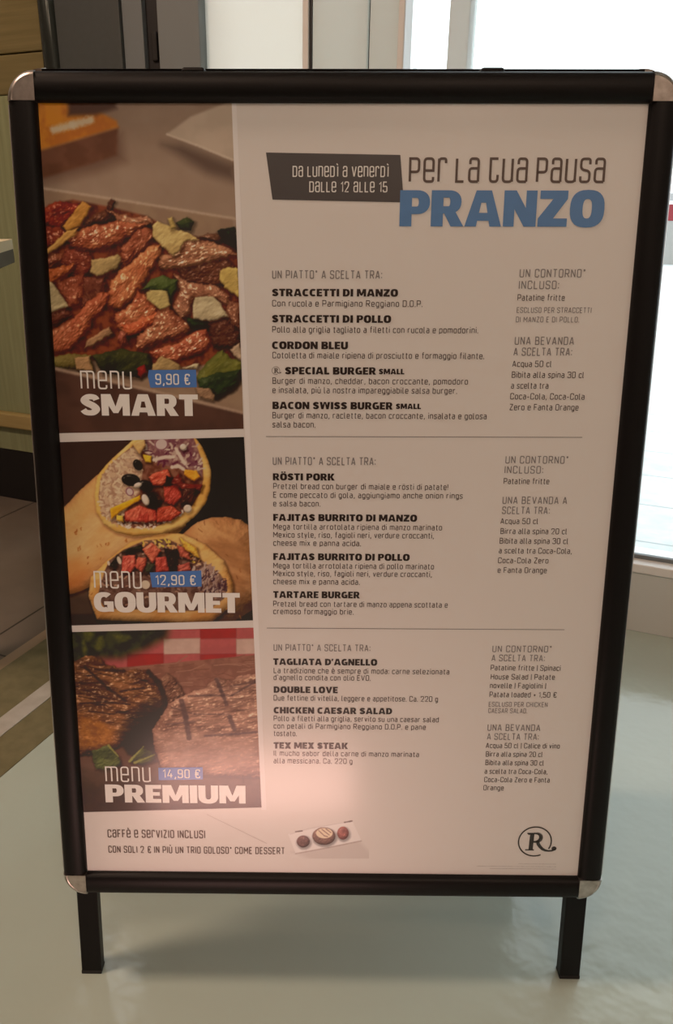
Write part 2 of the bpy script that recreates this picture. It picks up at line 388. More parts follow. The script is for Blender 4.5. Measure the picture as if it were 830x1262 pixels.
BODY.update({
 '3': [P((0, .8), (0, 1), (.5, 1), (.5, .54), (.14, .54)), P((.14, .54), (.5, .54), (.5, 0), (0, 0), (0, .2))],
 'a': [P((.03, X_), (.40, X_), (.40, 0)), P((.40, .42), (0, .42), (0, 0), (.40, 0))],
 'b': [P((0, 1), (0, 0)), _bl], 'd': [P((.42, 1), (.42, 0)), _bl], 'o': [_bl],
 'p': [P((0, X_), (0, -.24)), _bl], 'q': [P((.42, X_), (.42, -.24)), _bl], 'g': [_bl, P((.42, X_), (.42, -.24), (.03, -.24))],
 'c': [P((.38, .60), (.38, X_), (0, X_), (0, 0), (.38, 0), (.38, .12))],
 'e': [P((0, .36), (.42, .36, 0), (.42, X_), (0, X_), (0, 0), (.39, 0), (.39, .1))],
 'f': [P((.30, 1.02), (.11, 1.02), (.11, 0)), P((0, X_), (.29, X_))],
 'h': [P((0, 1), (0, 0)), P((0, X_), (.41, X_), (.41, 0))],
 'i': [P((0, X_), (0, 0)), P((0, .92), (0, 1.04))],
 'l': [P((0, 1.02), (0, 0), (.15, 0))],
 'm': [P((0, 0), (0, X_)), P((0, X_), (.35, X_), (.35, 0)), P((.3, X_), (.70, X_), (.70, 0))],
 'n': [P((0, 0), (0, X_)), P((0, X_), (.41, X_), (.41, 0))],
 'r': [P((0, 0), (0, X_)), P((0, .56), (.06, X_), (.28, X_))],
 's': [P((.35, .60), (.35, X_), (0, X_), (0, .38), (.36, .34), (.36, 0), (0, 0), (0, .12))],
 't': [P((.11, .95), (.11, 0), (.29, 0)), P((0, X_), (.28, X_))],
 'u': [P((0, X_), (0, 0), (.41, 0)), P((.41, X_), (.41, 0))],
 'v': [P((0, X_), (.19, 0)), P((.21, 0), (.40, X_))],
 'x': [P((0, X_), (.38, 0)), P((0, 0), (.38, X_))],
 'y': [P((0, X_), (.2, 0)), P((.4, X_), (.12, -.24))],
 'z': [P((0, X_), (.36, X_)), P((.34, X_ - .02), (.02, .02)), P((0, 0), (.36, 0))],
 ',': [P((.07, .09), (.0, -.18))], '.': [P((0, -.06), (0, .09))], ':': [P((0, -.02), (0, .13)), P((0, .54), (0, .69))],
 "'": [P((.04, 1.02), (.0, .8))], '!': [P((0, 1), (0, .3)), P((0, 0), (0, .08))], '|': [P((0, 1.05), (0, -.12))],
 '+': [P((0, .4), (.4, .4)), P((.2, .2), (.2, .6))], '-': [P((0, .36), (.3, .36))],
})
BODY['è'] = BODY['e'] + [P((.1, 1.06), (.28, .9))]
BODY['ù'] = BODY['u'] + [P((.1, 1.06), (.28, .9))]
BODY['ö'] = BODY['o'] + [P((.1, .92), (.1, 1.02)), P((.32, .92), (.32, 1.02))]
GL['è'] = GL['e'] + [P((.1, 1.3), (.28, 1.14))]
GL['c'] = GL['C']; GL['l'] = GL['L']; GL['v'] = GL['V']
GL['ì'] = GL['I'] + [P((-.16, 1.3), (.02, 1.14))]
GL['Ù'] = GL['U'] + [P((.12, 1.3), (.3, 1.14))]
GL['Ö'] = GL['O'] + [P((.1, 1.16), (.1, 1.27)), P((.36, 1.16), (.36, 1.27))]

def rounded(pts, closed, r0):
    n = len(pts); out = []
    for i, p in enumerate(pts):
        r = p[2] if len(p) > 2 else r0
        if (not closed and i in (0, n - 1)) or r == 0:
            out.append((p[0], p[1])); continue
        a = pts[i - 1]; c = pts[(i + 1) % n]
        da = math.hypot(a[0] - p[0], a[1] - p[1]); dc = math.hypot(c[0] - p[0], c[1] - p[1])
        r1 = min(r, da * .5, dc * .5)
        s = (p[0] + (a[0] - p[0]) / da * r1, p[1] + (a[1] - p[1]) / da * r1)
        e = (p[0] + (c[0] - p[0]) / dc * r1, p[1] + (c[1] - p[1]) / dc * r1)
        for k in range(6):
            t = k / 5
            out.append(((1 - t) ** 2 * s[0] + 2 * t * (1 - t) * p[0] + t * t * e[0], (1 - t) ** 2 * s[1] + 2 * t * (1 - t) * p[1] + t * t * e[1]))
    return out

def stroke(path, closed, wx, wy, V, F, ox, oy, sx, sy):
    """thick polyline; wx / wy = widths of upright and level strokes in glyph units"""
    q = [path[0]]
    for p in path[1:]:
        if math.hypot(p[0] - q[-1][0], p[1] - q[-1][1]) > 1e-4: q.append(p)
    if closed and math.hypot(q[0][0] - q[-1][0], q[0][1] - q[-1][1]) < 1e-4: q.pop()
    n = len(q); base = len(V)
    if n < 2: return
    def nrm(a, b):
        dx, dy = b[0] - a[0], b[1] - a[1]; l = math.hypot(dx, dy) or 1
        return (-dy / l, dx / l)
    for i in range(n):
        ns = []
        if closed or i > 0: ns.append(nrm(q[i - 1], q[i]))
        if closed or i < n - 1: ns.append(nrm(q[i], q[(i + 1) % n]))
        mx_, my_ = sum(a[0] for a in ns) / len(ns), sum(a[1] for a in ns) / len(ns)
        l2 = mx_ * mx_ + my_ * my_
        k = min(1 / max(l2, .12), 2.6)
        for sg in (1, -1):
            V.append((ox + (q[i][0] + sg * mx_ * k * wx / 2) * sx, oy + (q[i][1] + sg * my_ * k * wy / 2) * sy))
    m = n if closed else n - 1
    for i in range(m):
        a = base + 2 * i; c = base + 2 * ((i + 1) % n)
        F.append((a, a + 1, c + 1, c))

def glyph_extent(g):
    xs = [p[0] for _, pts in g for p in pts]
    return min(xs), max(xs)

def thin_text(text, u0, v0, u1, cap, V, F, w=.085, gap=.17, space=.34, r=R, font=GL):
    pen = 0; items = []
    for ch in text:
        if ch == '~': continue
        if ch == ' ': pen += space; continue
        a, b = glyph_extent(font[ch]); items.append((ch, pen - a)); pen += b - a + w + gap
    total = pen - gap
    sx = (u1 - u0) / total
    wx = min(max(w * cap / sx, .7 * w), 1.5 * w)
    for ch, x in items:
        for layer, (kind, pts) in enumerate(font[ch]):
            q = rounded(pts, kind == 'closed', r)
            q = [(px, w / 2 + py * (1 - w)) for px, py in q]
            n0 = len(V)
            stroke(q, kind == 'closed', wx, w, V, F, u0 + (x + w / 2) * sx, v0, sx, cap)
            V[n0:] = [(vx, vy, layer) for vx, vy in V[n0:]]

# heavy block letters: filled outlines, cap height 1
S_, HW = .30, .86
def rect(a, b, c, d): return [(a, b), (c, b), (c, d), (a, d)]
def bowl(x0, x1, y0, y1, tx, ty, p=2.6, half=False, n=28):
    """ring of a squarish ellipse, as quads; half keeps only its right side"""
    cx, cy = (x0 + x1) / 2, (y0 + y1) / 2; rx, ry = (x1 - x0) / 2, (y1 - y0) / 2
    out = []
    def pt(t, ax, ay):
        c, s = math.cos(t), math.sin(t)
        return (cx + ax * math.copysign(abs(c) ** (2 / p), c), cy + ay * math.copysign(abs(s) ** (2 / p), s))
    t0, t1 = (-math.pi / 2, math.pi / 2) if half else (0, 2 * math.pi)
    for i in range(n):
        a, b = t0 + (t1 - t0) * i / n, t0 + (t1 - t0) * (i + 1) / n
        out.append([pt(a, rx, ry), pt(b, rx, ry), pt(b, rx - tx, ry - ty), pt(a, rx - tx, ry - ty)])
    return out
def half_bowl(x0, x1, y0, y1, tx, ty):           # stem side at x0, round right side
    xm = x1 - (y1 - y0) * .5
    xm = max(xm, x0 + .02)
    q = bowl(2 * xm - x1, x1, y0, y1, tx, ty, 2.3, True, 16)
    return q + [rect(x0, y0, xm, y0 + ty), rect(x0, y1 - ty, xm, y1)]
def arc(cx, cy, rx, ry, tx, ty, a0, a1, n=16, p=2.4):
    out = []
    def pt(t, ax, ay):
        c, s = math.cos(t), math.sin(t)
        return (cx + ax * math.copysign(abs(c) ** (2 / p), c), cy + ay * math.copysign(abs(s) ** (2 / p), s))
    for i in range(n):
        a, b = math.radians(a0 + (a1 - a0) * i / n), math.radians(a0 + (a1 - a0) * (i + 1) / n)
        out.append([pt(a, rx, ry), pt(b, rx, ry), pt(b, rx - tx, ry - ty), pt(a, rx - tx, ry - ty)])
    return out
def s_shape(w=.74):
    c = [(w - .13, .86 - .13), (w - .2, .845), (w * .5, .875), (.24, .83), (.16, .70), (.26, .585), (w * .5, .52), (w - .24, .43), (w - .155, .30), (w - .24, .165), (w * .5, .125), (.2, .155), (.10, .27)]
    th = [.25, .25, .25, .27, .30, .30, .30, .30, .30, .27, .25, .25, .25]
    pts = []
    for i in range(len(c) - 1):                  # smooth the spine
        p0 = c[max(i - 1, 0)]; p1 = c[i]; p2 = c[i + 1]; p3 = c[min(i + 2, len(c) - 1)]
        for k in range(4):
            t = k / 4
            f = lambda a, b_, c_, d_: .5 * (2 * b_ + (c_ - a) * t + (2 * a - 5 * b_ + 4 * c_ - d_) * t * t + (3 * b_ - a - 3 * c_ + d_) * t ** 3)
            pts.append((f(p0[0], p1[0], p2[0], p3[0]), f(p0[1], p1[1], p2[1], p3[1]), th[i] + (th[i + 1] - th[i]) * t))
    pts.append((*c[-1], th[-1]))
    L = []
    for i, (x, y, w_) in enumerate(pts):
        a = pts[max(i - 1, 0)]; b = pts[min(i + 1, len(pts) - 1)]
        dx, dy = b[0] - a[0], b[1] - a[1]; l = math.hypot(dx, dy)
        L.append(((x - dy / l * w_ / 2, y + dx / l * w_ / 2), (x + dy / l * w_ / 2, y - dx / l * w_ / 2)))
    return [[L[i][0], L[i][1], L[i + 1][1], L[i + 1][0]] for i in range(len(L) - 1)]
HV = {
 'A': (.92, [[(0, 0), (.27, 1), (.46, 1), (.29, 0)], [(.46, 1), (.65, 1), (.92, 0), (.63, 0)], rect(.2, .16, .72, .38), [(.385, .66), (.535, .66), (.5, 1), (.42, 1)]]),
 'B': (.76, [rect(0, 0, S_, 1)] + half_bowl(S_, .74, .48, 1, .27, .20) + half_bowl(S_, .78, 0, .56, .28, .21)),
 'C': (.74, arc(.42, .5, .42, .5, .29, .24, 48, 312, 26)),
 'D': (.80, [rect(0, 0, S_, 1)] + half_bowl(S_, .80, 0, 1, .29, .23)),
 'E': (.64, [rect(0, 0, S_, 1), rect(S_, 0, .63, .22), rect(S_, .78, .64, 1), rect(S_, .40, .58, .60)]),
 'F': (.60, [rect(0, 0, S_, 1), rect(S_, .78, .60, 1), rect(S_, .38, .56, .59)]),
 'G': (.80, arc(.42, .5, .42, .5, .29, .24, 50, 300, 26) + [rect(.54, .02, .80, .52), rect(.42, .36, .80, .54)]),
 'H': (.80, [rect(0, 0, S_, 1), rect(.5, 0, .8, 1), rect(S_, .38, .5, .62)]),
 'I': (.30, [rect(0, 0, S_, 1)]),
 'J': (.52, [rect(.23, .2, .53, 1)] + arc(.265, .25, .265, .26, .27, .24, -180, 0, 12)),
 'K': (.84, [rect(0, 0, S_, 1), [(.26, .42), (.5, 1), (.83, 1), (.5, .42)], [(.26, .56), (.5, .62), (.86, 0), (.52, 0)]]),
 'L': (.60, [rect(0, 0, S_, 1), rect(S_, 0, .60, .23)]),
 'M': (1.06, [rect(0, 0, .27, 1), rect(.79, 0, 1.06, 1), [(.0, 1), (.36, 1), (.62, .12), (.44, .12)], [(.70, 1), (1.06, 1), (.62, .12), (.44, .12)]]),
 'N': (.82, [rect(0, 0, .27, 1), rect(.55, 0, .82, 1), [(0, 1), (.30, 1), (.82, 0), (.52, 0)]]),
 'O': (.84, bowl(0, .86, -.02, 1.02, .315, .25)),
 'P': (.74, [rect(0, 0, S_, 1)] + half_bowl(S_, .75, .34, 1, .28, .21)),
 'R': (.80, [rect(0, 0, S_, 1)] + half_bowl(S_, .75, .36, 1, .28, .20) + [[(.3, .42), (.58, .46), (.82, 0), (.50, 0)]]),
 'S': (.74, s_shape()),
 'T': (.70, [rect(0, .77, .70, 1), rect(.2, 0, .5, .77)]),
 'U': (.80, [rect(0, .36, .29, 1), rect(.51, .36, .80, 1)] + arc(.40, .38, .40, .40, .29, .24, 180, 360, 18)),
 'V': (.88, [[(0, 1), (.30, 1), (.53, 0), (.30, 0)], [(.58, 1), (.88, 1), (.58, 0), (.35, 0)]]),
 'W': (1.24, [[(0, 1), (.29, 1), (.45, 0), (.18, 0)], [(.48, 1), (.66, 1), (.45, 0), (.22, 0)], [(.58, 1), (.76, 1), (1.02, 0), (.79, 0)], [(.95, 1), (1.24, 1), (1.06, 0), (.79, 0)]]),
 'X': (.86, [[(0, 1), (.34, 1), (.86, 0), (.52, 0)], [(.52, 1), (.86, 1), (.34, 0), (0, 0)]]),
 'Y': (.84, [[(0, 1), (.32, 1), (.57, .36), (.27, .36)], [(.52, 1), (.84, 1), (.57, .36), (.27, .36)], rect(.27, 0, .57, .4)]),
 'Z': (.74, [rect(.03, .77, .72, 1), rect(0, 0, .73, .23), [(.36, .77), (.72, .77), (.38, .23), (0, .23)]]),
 "'": (.22, [[(.0, 1), (.24, 1), (.14, .66), (.0, .66)]]),
}
HV['Ö'] = (.84, HV['O'][1] + [rect(.15, 1.08, .36, 1.26), rect(.48, 1.08, .69, 1.26)])

def heavy_text(text, u0, v0, u1, cap, V, F, gap=.07, space=.34):
    pen = 0; items = []
    for ch in text:
        if ch == ' ': pen += space; continue
        items.append((ch, pen)); pen += HV[ch][0] + gap
    sx = (u1 - u0) / (pen - gap)
    for ch, x in items:
        for layer, poly in enumerate(HV[ch][1]):
            b = len(V)
            V.extend((u0 + (x + px) * sx, v0 + py * cap, layer * .45) for px, py in poly)
            F.append(tuple(range(b, b + len(poly))))

# ------------------------------------------------------------------ the sign
AL = math.radians(9.0)
ca, sa = math.cos(AL), math.sin(AL)
base = Matrix.Translation((0.0, 0.2, 0.0))
sign = empty('a_frame_sign', base)
tag(sign, 'black A-frame pavement sign with chrome corners holding the restaurant lunch menu poster', 'sign')
FRONT = base.inverted() @ Matrix(((1, 0, 0, 0), (0, sa, -ca, 0), (0, ca, sa, 0), (0, 0, 0, 1)))      # (u, v, d)
REAR = base.inverted() @ Matrix(((-1, 0, 0, 0), (0, -sa, ca, 0.408), (0, ca, sa, 0), (0, 0, 0, 1)))

UO, UI, VI0, VI1 = 0.3705, 0.3386, 0.185, 1.160
RW = UO - UI
PROF = [(0, -.014), (0, .0015), (.0012, .0050), (.0040, .0082), (.0085, .0101), (.0150, .0108), (.0215, .0104), (.0265, .0090), (.0300, .0064), (.0315, .0030), (.0319, .0003), (.0319, -.014)]
def frame_side(mtx, dv, with_lip):
    def rail(fr, ln):
        bm = bmesh.new(); extrude_profile(bm, PROF, fr, ln)
        o = bm_obj('frame_rail', bm, M_black, sign, mtx)
        for p in o.data.polygons: p.use_smooth = len(p.vertices) == 4
        md = o.modifiers.new('edges', 'EDGE_SPLIT'); md.split_angle = math.radians(40)
    y0, y1 = VI0 + dv, VI1 + dv
    rail(lambda a, d, l: (-UO + a, y0 + l, d), y1 - y0)
    rail(lambda a, d, l: (UO - a, y0 + l, d), y1 - y0)
    rail(lambda a, d, l: (-UI + l, y1 + RW - a, d), 2 * UI)
    rail(lambda a, d, l: (-UI + l, y0 - RW + a, d), 2 * UI)
    for sx in (-1, 1):
        bm = bmesh.new(); bm_box(bm, *sorted((sx * UO, sx * (UO + .0016))), y0 + .002, y1 - .002, -.0135, .0012, .0005, 1)
        tag(bm_obj('edge_trim', bm, M_silver, sign, mtx), 'thin bare aluminium edge strip')
    for sx in (-1, 1):
        for sy in (-1, 1):
            bm = bmesh.new()
            rings = [(1.0, -.014), (1.0, .0015), (.975, .0058), (.92, .0090), (.84, .0108), (.80, .0112), (.78, .0108)]
            n = 14; vs = []
            r0 = RW + .0006
            for f, d in rings:
                row = []
                for k in range(n + 1):
                    a = math.pi / 2 * k / n
                    row.append(bm.verts.new((sx * (UI + r0 * f * math.cos(a)), (y1 if sy > 0 else y0) + sy * r0 * f * math.sin(a), d)))
                vs.append(row)
            for i in range(len(rings) - 1):
                for k in range(n):
                    bm.faces.new((vs[i][k], vs[i][k + 1], vs[i + 1][k + 1], vs[i + 1][k]))
            c1 = bm.verts.new((sx * UI, (y1 if sy > 0 else y0), .0108)); c0 = bm.verts.new((sx * UI, (y1 if sy > 0 else y0), -.014))
            bm.faces.new(vs[-1] + [c1]); bm.faces.new(vs[0][::-1] + [c0])
            bm.faces.new([c0] + [r[0] for r in vs] + [c1]); bm.faces.new([c1] + [r[-1] for r in vs[::-1]] + [c0])
            o = bm_obj('corner_cap', bm, M_chrome, sign, mtx)
            tag(o, 'rounded chrome corner cap')
            for p in o.data.polygons: p.use_smooth = len(p.vertices) == 4
            md = o.modifiers.new('edges', 'EDGE_SPLIT'); md.split_angle = math.radians(45)
    for sx in (-1, 1):
        bm = bmesh.new()
        x0, x1 = sorted((sx * .3615, sx * .3325))
        vs = bm_box(bm, x0, x1, 0.008, 0.6, -.0325, -.0145, 0.0)
        es = [e for e in bm.edges if abs(e.verts[0].co.y - e.verts[1].co.y) > .1]
        bmesh.ops.bevel(bm, geom=es, offset=.002, segments=2, affect='EDGES', profile=.5)
        leg = bm_obj('leg', bm, M_black, sign, mtx)
        bm = bmesh.new(); bm_box(bm, x0 - .0002, x1 + .0002, 0.0, 0.0082, -.0328, -.0142, 0.0010)
        for v in bm.verts:
            if v.co.y < .004: v.co.y += -v.co.z * sa / ca
        bm_obj('rubber_foot', bm, M_rubber, leg, Matrix.Identity(4))
    bm = bmesh.new(); bm_box(bm, -.352, .352, y0 - .012, y1 + .012, -.0135, -.0010)
    return bm_obj('backing_panel', bm, M_board, sign, mtx)
frame_side(FRONT, 0.0, True)
frame_side(REAR, 0.008, False)
for u in (-.165, .165):                            # hinges joining the two frames along the top
    bm = bmesh.new(); bm_box(bm, u - .013, u + .013, -.004, .036, 1.158, 1.182, .003, 2)
    bm_obj('hinge', bm, M_black, sign, base.inverted() @ Matrix.Translation((0, 0.19, 0)))

# poster
bm = bmesh.new(); bm_box(bm, -.344, .344, VI0 - .004, VI1 + .004, -.0010, 0.0)
poster = bm_obj('poster', bm, M_paper, sign, FRONT)
tag(poster, 'white glossy lunch menu poster')
def flat(name, V, F, material, d, parent=None):
    V = [(p[0], p[1], d + (p[2] if len(p) > 2 else 0) * 1.2e-5) for p in V]
    def area(f): return sum(V[f[i - 1]][0] * V[f[i]][1] - V[f[i]][0] * V[f[i - 1]][1] for i in range(len(f)))
    F = [f if area(f) > 0 else tuple(f)[::-1] for f in F]
    return link_mesh(name, V, F, material, parent or poster, Matrix.Identity(4))

TEXT = [
 ('thin_light', 'date_text', 'Da lun~eDì a ven~erDì', -55.0, 1083.7, 53.2, 11.63),
 ('thin_light', 'date_text', 'DaLLe 12 aLLe 15', -36.1, 1067.5, 52.2, 11.55),
 ('thin', 'heading_text', 'Per La tua Pausa', 76.2, 1077.8, 296.6, 26.86),
 ('heavy_blue', 'title_text', 'PRANZO', 67.0, 1031.2, 298.4, 38.73),
 ('grey', 'section_heading', 'UN PIATTO* A SCELTA TRA:', -78.7, 973.2, 48.7, 9.57),
 ('heavy', 'dish_names', 'STRACCETTI DI MANZO', -79.0, 953.6, 67.7, 8.39),
 ('body', 'dish_descriptions', 'Con rucola e Parmigiano Reggiano D.O.P.', -78.9, 942.0, 96.9, 7.43),
 ('heavy', 'dish_names', 'STRACCETTI DI POLLO', -79.2, 923.9, 60.5, 8.51),
 ('body', 'dish_descriptions', 'Pollo alla griglia tagliato a filetti con rucola e pomodorini.', -79.0, 912.2, 163.3, 7.53),
 ('heavy', 'dish_names', 'CORDON BLEU', -79.3, 893.4, 10.5, 8.64),
 ('body', 'dish_descriptions', 'Cotoletta di maiale ripiena di prosciutto e formaggio filante.', -78.9, 882.5, 172.0, 7.55),
 ('heavy', 'dish_names', 'SPECIAL BURGER', -64.0, 863.9, 44.3, 8.56),
 ('heavy', 'dish_names', 'SMALL', 47.7, 864.4, 78.1, 6.46),
 ('body', 'dish_descriptions', 'Burger di manzo, cheddar, bacon croccante, pomodoro', -79.0, 852.6, 154.3, 7.56),
 ('body', 'dish_descriptions', 'e insalata, più la nostra impareggiabile salsa burger.', -79.1, 841.6, 141.8, 7.59),
 ('heavy', 'dish_names', 'BACON SWISS BURGER', -79.1, 822.7, 65.3, 8.63),
 ('heavy', 'dish_names', 'SMALL', 69.2, 823.4, 99.4, 6.39),
 ('body', 'dish_descriptions', 'Burger di manzo, raclette, bacon croccante, insalata e golosa', -79.2, 811.5, 178.8, 7.61),
 ('body', 'dish_descriptions', 'salsa bacon.', -79.2, 800.4, -27.2, 7.65),
 ('grey', 'section_heading', 'UN PIATTO* A SCELTA TRA:', -79.0, 754.6, 46.5, 10.01),
 ('heavy', 'dish_names', 'RÖSTI PORK', -79.0, 735.7, -3.3, 8.58),
 ('body', 'dish_descriptions', 'Pretzel bread con burger di maiale e rösti di patate!', -78.6, 724.6, 136.4, 7.51),
 ('body', 'dish_descriptions', 'E come peccato di gola, aggiungiamo anche onion rings', -78.7, 713.7, 154.8, 7.55),
 ('body', 'dish_descriptions', 'e salsa bacon.', -78.7, 702.8, -20.4, 7.59),
 ('heavy', 'dish_names', 'FAJITAS BURRITO DI MANZO', -78.8, 684.5, 99.5, 8.69),
 ('body', 'dish_descriptions', 'Mega tortilla arrotolata ripiena di manzo marinato', -78.8, 673.4, 131.1, 7.58),
 ('body', 'dish_descriptions', 'Mexico style, riso, fagioli neri, verdure croccanti,', -78.9, 662.9, 121.5, 7.62),
 ('body', 'dish_descriptions', 'cheese mix e panna acida.', -78.9, 652.4, 30.7, 7.66),
 ('heavy', 'dish_names', 'FAJITAS BURRITO DI POLLO', -79.0, 634.0, 92.1, 8.78),
 ('body', 'dish_descriptions', 'Mega tortilla arrotolata ripiena di pollo marinato', -79.0, 622.9, 123.1, 7.65),
 ('body', 'dish_descriptions', 'Mexico style, riso, fagioli neri, verdure croccanti,', -79.1, 612.7, 120.9, 7.68),
 ('body', 'dish_descriptions', 'cheese mix e panna acida.', -79.1, 602.0, 30.2, 7.72),
 ('heavy', 'dish_names', 'TARTARE BURGER', -79.2, 584.0, 30.5, 8.87),
 ('body', 'dish_descriptions', 'Pretzel bread con tartare di manzo appena scottata e', -79.3, 572.3, 142.6, 7.71),
 ('body', 'dish_descriptions', 'cremoso formaggio brie.', -79.3, 562.1, 23.2, 7.75),
 ('grey', 'section_heading', 'UN PIATTO* A SCELTA TRA:', -79.0, 512.1, 45.6, 9.48),
 ('heavy', 'dish_names', "TAGLIATA D'AGNELLO", -79.6, 492.8, 54.9, 8.88),
 ('body', 'dish_descriptions', 'La tradizione che è sempre di moda: carne selezionata', -79.1, 481.2, 148.8, 7.80),
 ('body', 'dish_descriptions', "d'agnello condita con olio EVO.", -79.2, 471.5, 47.0, 7.83),
 ('heavy', 'dish_names', 'DOUBLE LOVE', -79.2, 453.7, 4.5, 8.92),
 ('body', 'dish_descriptions', 'Due fettine di vitella, leggere e appetitose. Ca. 220 g', -79.3, 442.6, 135.7, 7.82),
 ('heavy', 'dish_names', 'CHICKEN CAESAR SALAD', -79.4, 424.4, 76.3, 8.92),
 ('body', 'dish_descriptions', 'Pollo a filetti alla griglia, servito su una caesar salad', -79.4, 413.4, 137.9, 7.80),
 ('body', 'dish_descriptions', 'con petali di Parmigiano Reggiano D.O.P. e pane', -79.5, 402.5, 121.3, 7.84),
 ('body', 'dish_descriptions', 'tostato.', -79.5, 391.7, -48.9, 7.87),
 ('heavy', 'dish_names', 'TEX MEX STEAK', -79.6, 373.6, 19.1, 9.00),
 ('body', 'dish_descriptions', 'Il mucho sabor della carne di manzo marinata', -79.6, 362.9, 113.7, 7.85),
 ('body', 'dish_descriptions', 'alla messicana. Ca. 220 g', -79.7, 351.9, 25.4, 7.89),
 ('grey', 'side_heading', 'UN CONTORNO*', 207.8, 975.5, 283.7, 9.54),
 ('grey', 'side_heading', 'INCLUSO:', 207.7, 962.5, 254.2, 9.59),
 ('body', 'side_list', 'Patatine fritte', 207.1, 949.5, 261.8, 7.29),
 ('grey', 'side_note', 'ESCLUSO PER STRACCETTI', 207.1, 935.8, 294.0, 6.42),
 ('grey', 'side_note', 'DI MANZO E DI POLLO.', 206.8, 925.1, 280.7, 6.45),
 ('grey', 'side_heading', 'UNA BEVANDA', 207.0, 899.3, 276.6, 9.51),
 ('grey', 'side_heading', 'A SCELTA TRA:', 206.4, 886.6, 275.2, 9.57),
 ('body', 'side_list', 'Acqua 50 cl', 205.7, 873.6, 252.3, 7.47),
 ('body', 'side_list', 'Bibita alla spina 30 cl', 206.0, 860.9, 291.7, 7.51),
 ('body', 'side_list', 'a scelta tra', 205.9, 848.1, 250.3, 7.56),
 ('body', 'side_list', 'Coca-Cola, Coca-Cola', 205.7, 835.4, 294.3, 7.60),
 ('body', 'side_list', 'Zero e Fanta Orange', 205.5, 822.5, 288.1, 7.64),
 ('grey', 'side_heading', 'UN CONTORNO*', 204.6, 757.9, 281.0, 9.47),
 ('grey', 'side_heading', 'INCLUSO:', 204.3, 745.6, 251.3, 9.52),
 ('body', 'side_list', 'Patatine fritte', 204.1, 732.5, 259.7, 7.46),
 ('grey', 'side_heading', 'UNA BEVANDA A', 204.1, 707.6, 283.4, 9.48),
 ('grey', 'side_heading', 'SCELTA TRA:', 204.4, 694.8, 262.9, 9.54),
 ('body', 'side_list', 'Acqua 50 cl', 203.1, 682.2, 249.8, 7.53),
 ('body', 'side_list', 'Birra alla spina 20 cl', 203.9, 669.4, 286.4, 7.57),
 ('body', 'side_list', 'Bibita alla spina 30 cl', 203.6, 656.9, 288.9, 7.63),
 ('body', 'side_list', 'a scelta tra Coca-Cola,', 203.3, 644.3, 294.4, 7.67),
 ('body', 'side_list', 'Coca-Cola Zero', 203.1, 631.6, 266.0, 7.60),
 ('body', 'side_list', 'e Fanta Orange', 203.3, 618.9, 264.9, 7.64),
 ('grey', 'side_heading', 'UN CONTORNO*', 202.7, 512.6, 278.8, 9.24),
 ('grey', 'side_heading', 'A SCELTA TRA:', 202.4, 500.1, 270.8, 9.28),
 ('body', 'side_list', 'Patatine fritte | Spinaci', 202.1, 487.4, 292.1, 7.76),
 ('body', 'side_list', 'House Salad | Patate', 202.8, 474.8, 285.7, 7.81),
 ('body', 'side_list', 'novelle | Fagiolini |', 202.4, 462.5, 275.1, 7.84),
 ('body', 'side_list', 'Patata loaded + 1,50 €', 202.6, 449.9, 289.7, 7.77),
 ('grey', 'side_note', 'ESCLUSO PER CHICKEN', 202.3, 436.4, 279.1, 6.90),
 ('grey', 'side_note', 'CAESAR SALAD.', 202.3, 427.3, 253.2, 6.93),
 ('grey', 'side_heading', 'UNA BEVANDA', 202.6, 401.9, 272.0, 9.68),
 ('grey', 'side_heading', 'A SCELTA TRA:', 202.8, 389.0, 270.7, 9.62),
 ('body', 'side_list', 'Acqua 50 cl | Calice di vino', 201.9, 376.9, 299.4, 7.78),
 ('body', 'side_list', 'Birra alla spina 20 cl', 202.6, 364.4, 277.8, 7.82),
 ('body', 'side_list', 'Bibita alla spina 30 cl', 202.7, 351.9, 280.3, 7.87),
 ('body', 'side_list', 'a scelta tra Coca-Cola,', 202.3, 339.2, 286.1, 7.79),
 ('body', 'side_list', 'Coca-Cola Zero e Fanta', 202.5, 326.8, 289.7, 7.83),
 ('body', 'side_list', 'Orange', 202.0, 314.6, 229.2, 7.87),
 ('thin', 'footer_text', 'caFFè e SerVIZIO INCLUSI', -307.7, 237.4, -174.1, 12.54),
 ('thin', 'footer_text', 'CON SOLI 2 € IN PIÙ UN TRIO GOLOSO* COME DESSERT', -307.8, 213.8, -65.2, 10.90),
 ('thin_white', 'menu_word', 'menu', -309.0, 845.2, -247.5, 22.06),
 ('heavy_white', 'menu_name', 'SMART', -310.8, 813.8, -168.9, 25.77),
 ('thin_white', 'menu_word', 'menu', -306.6, 595.0, -246.1, 23.10),
 ('heavy_white', 'menu_name', 'GOURMET', -308.3, 563.5, -121.8, 26.67),
 ('thin_white', 'menu_word', 'menu', -306.1, 322.3, -245.3, 22.96),
 ('heavy_white', 'menu_name', 'PREMIUM', -307.7, 291.5, -117.8, 26.90),
 ('thin_tag', 'price', '9,90 €', -219.0, 851.0, -177.7, 12.93),
 ('thin_tag', 'price', '12,90 €', -228.4, 600.1, -177.4, 13.42),
 ('thin_tag', 'price', '14,90 €', -228.7, 328.8, -178.5, 13.27),
]
STYLE = {'thin_light': (M_white, .00055), 'thin': (M_thin, .0004), 'heavy_blue': (M_blue, .0005), 'grey': (M_grey, .0004), 'heavy': (M_brown, .0004),
         'body': (M_body, .0004), 'thin_white': (M_white, .0005), 'heavy_white': (M_white, .0005), 'thin_tag': (M_white, .0006)}
blocks = []
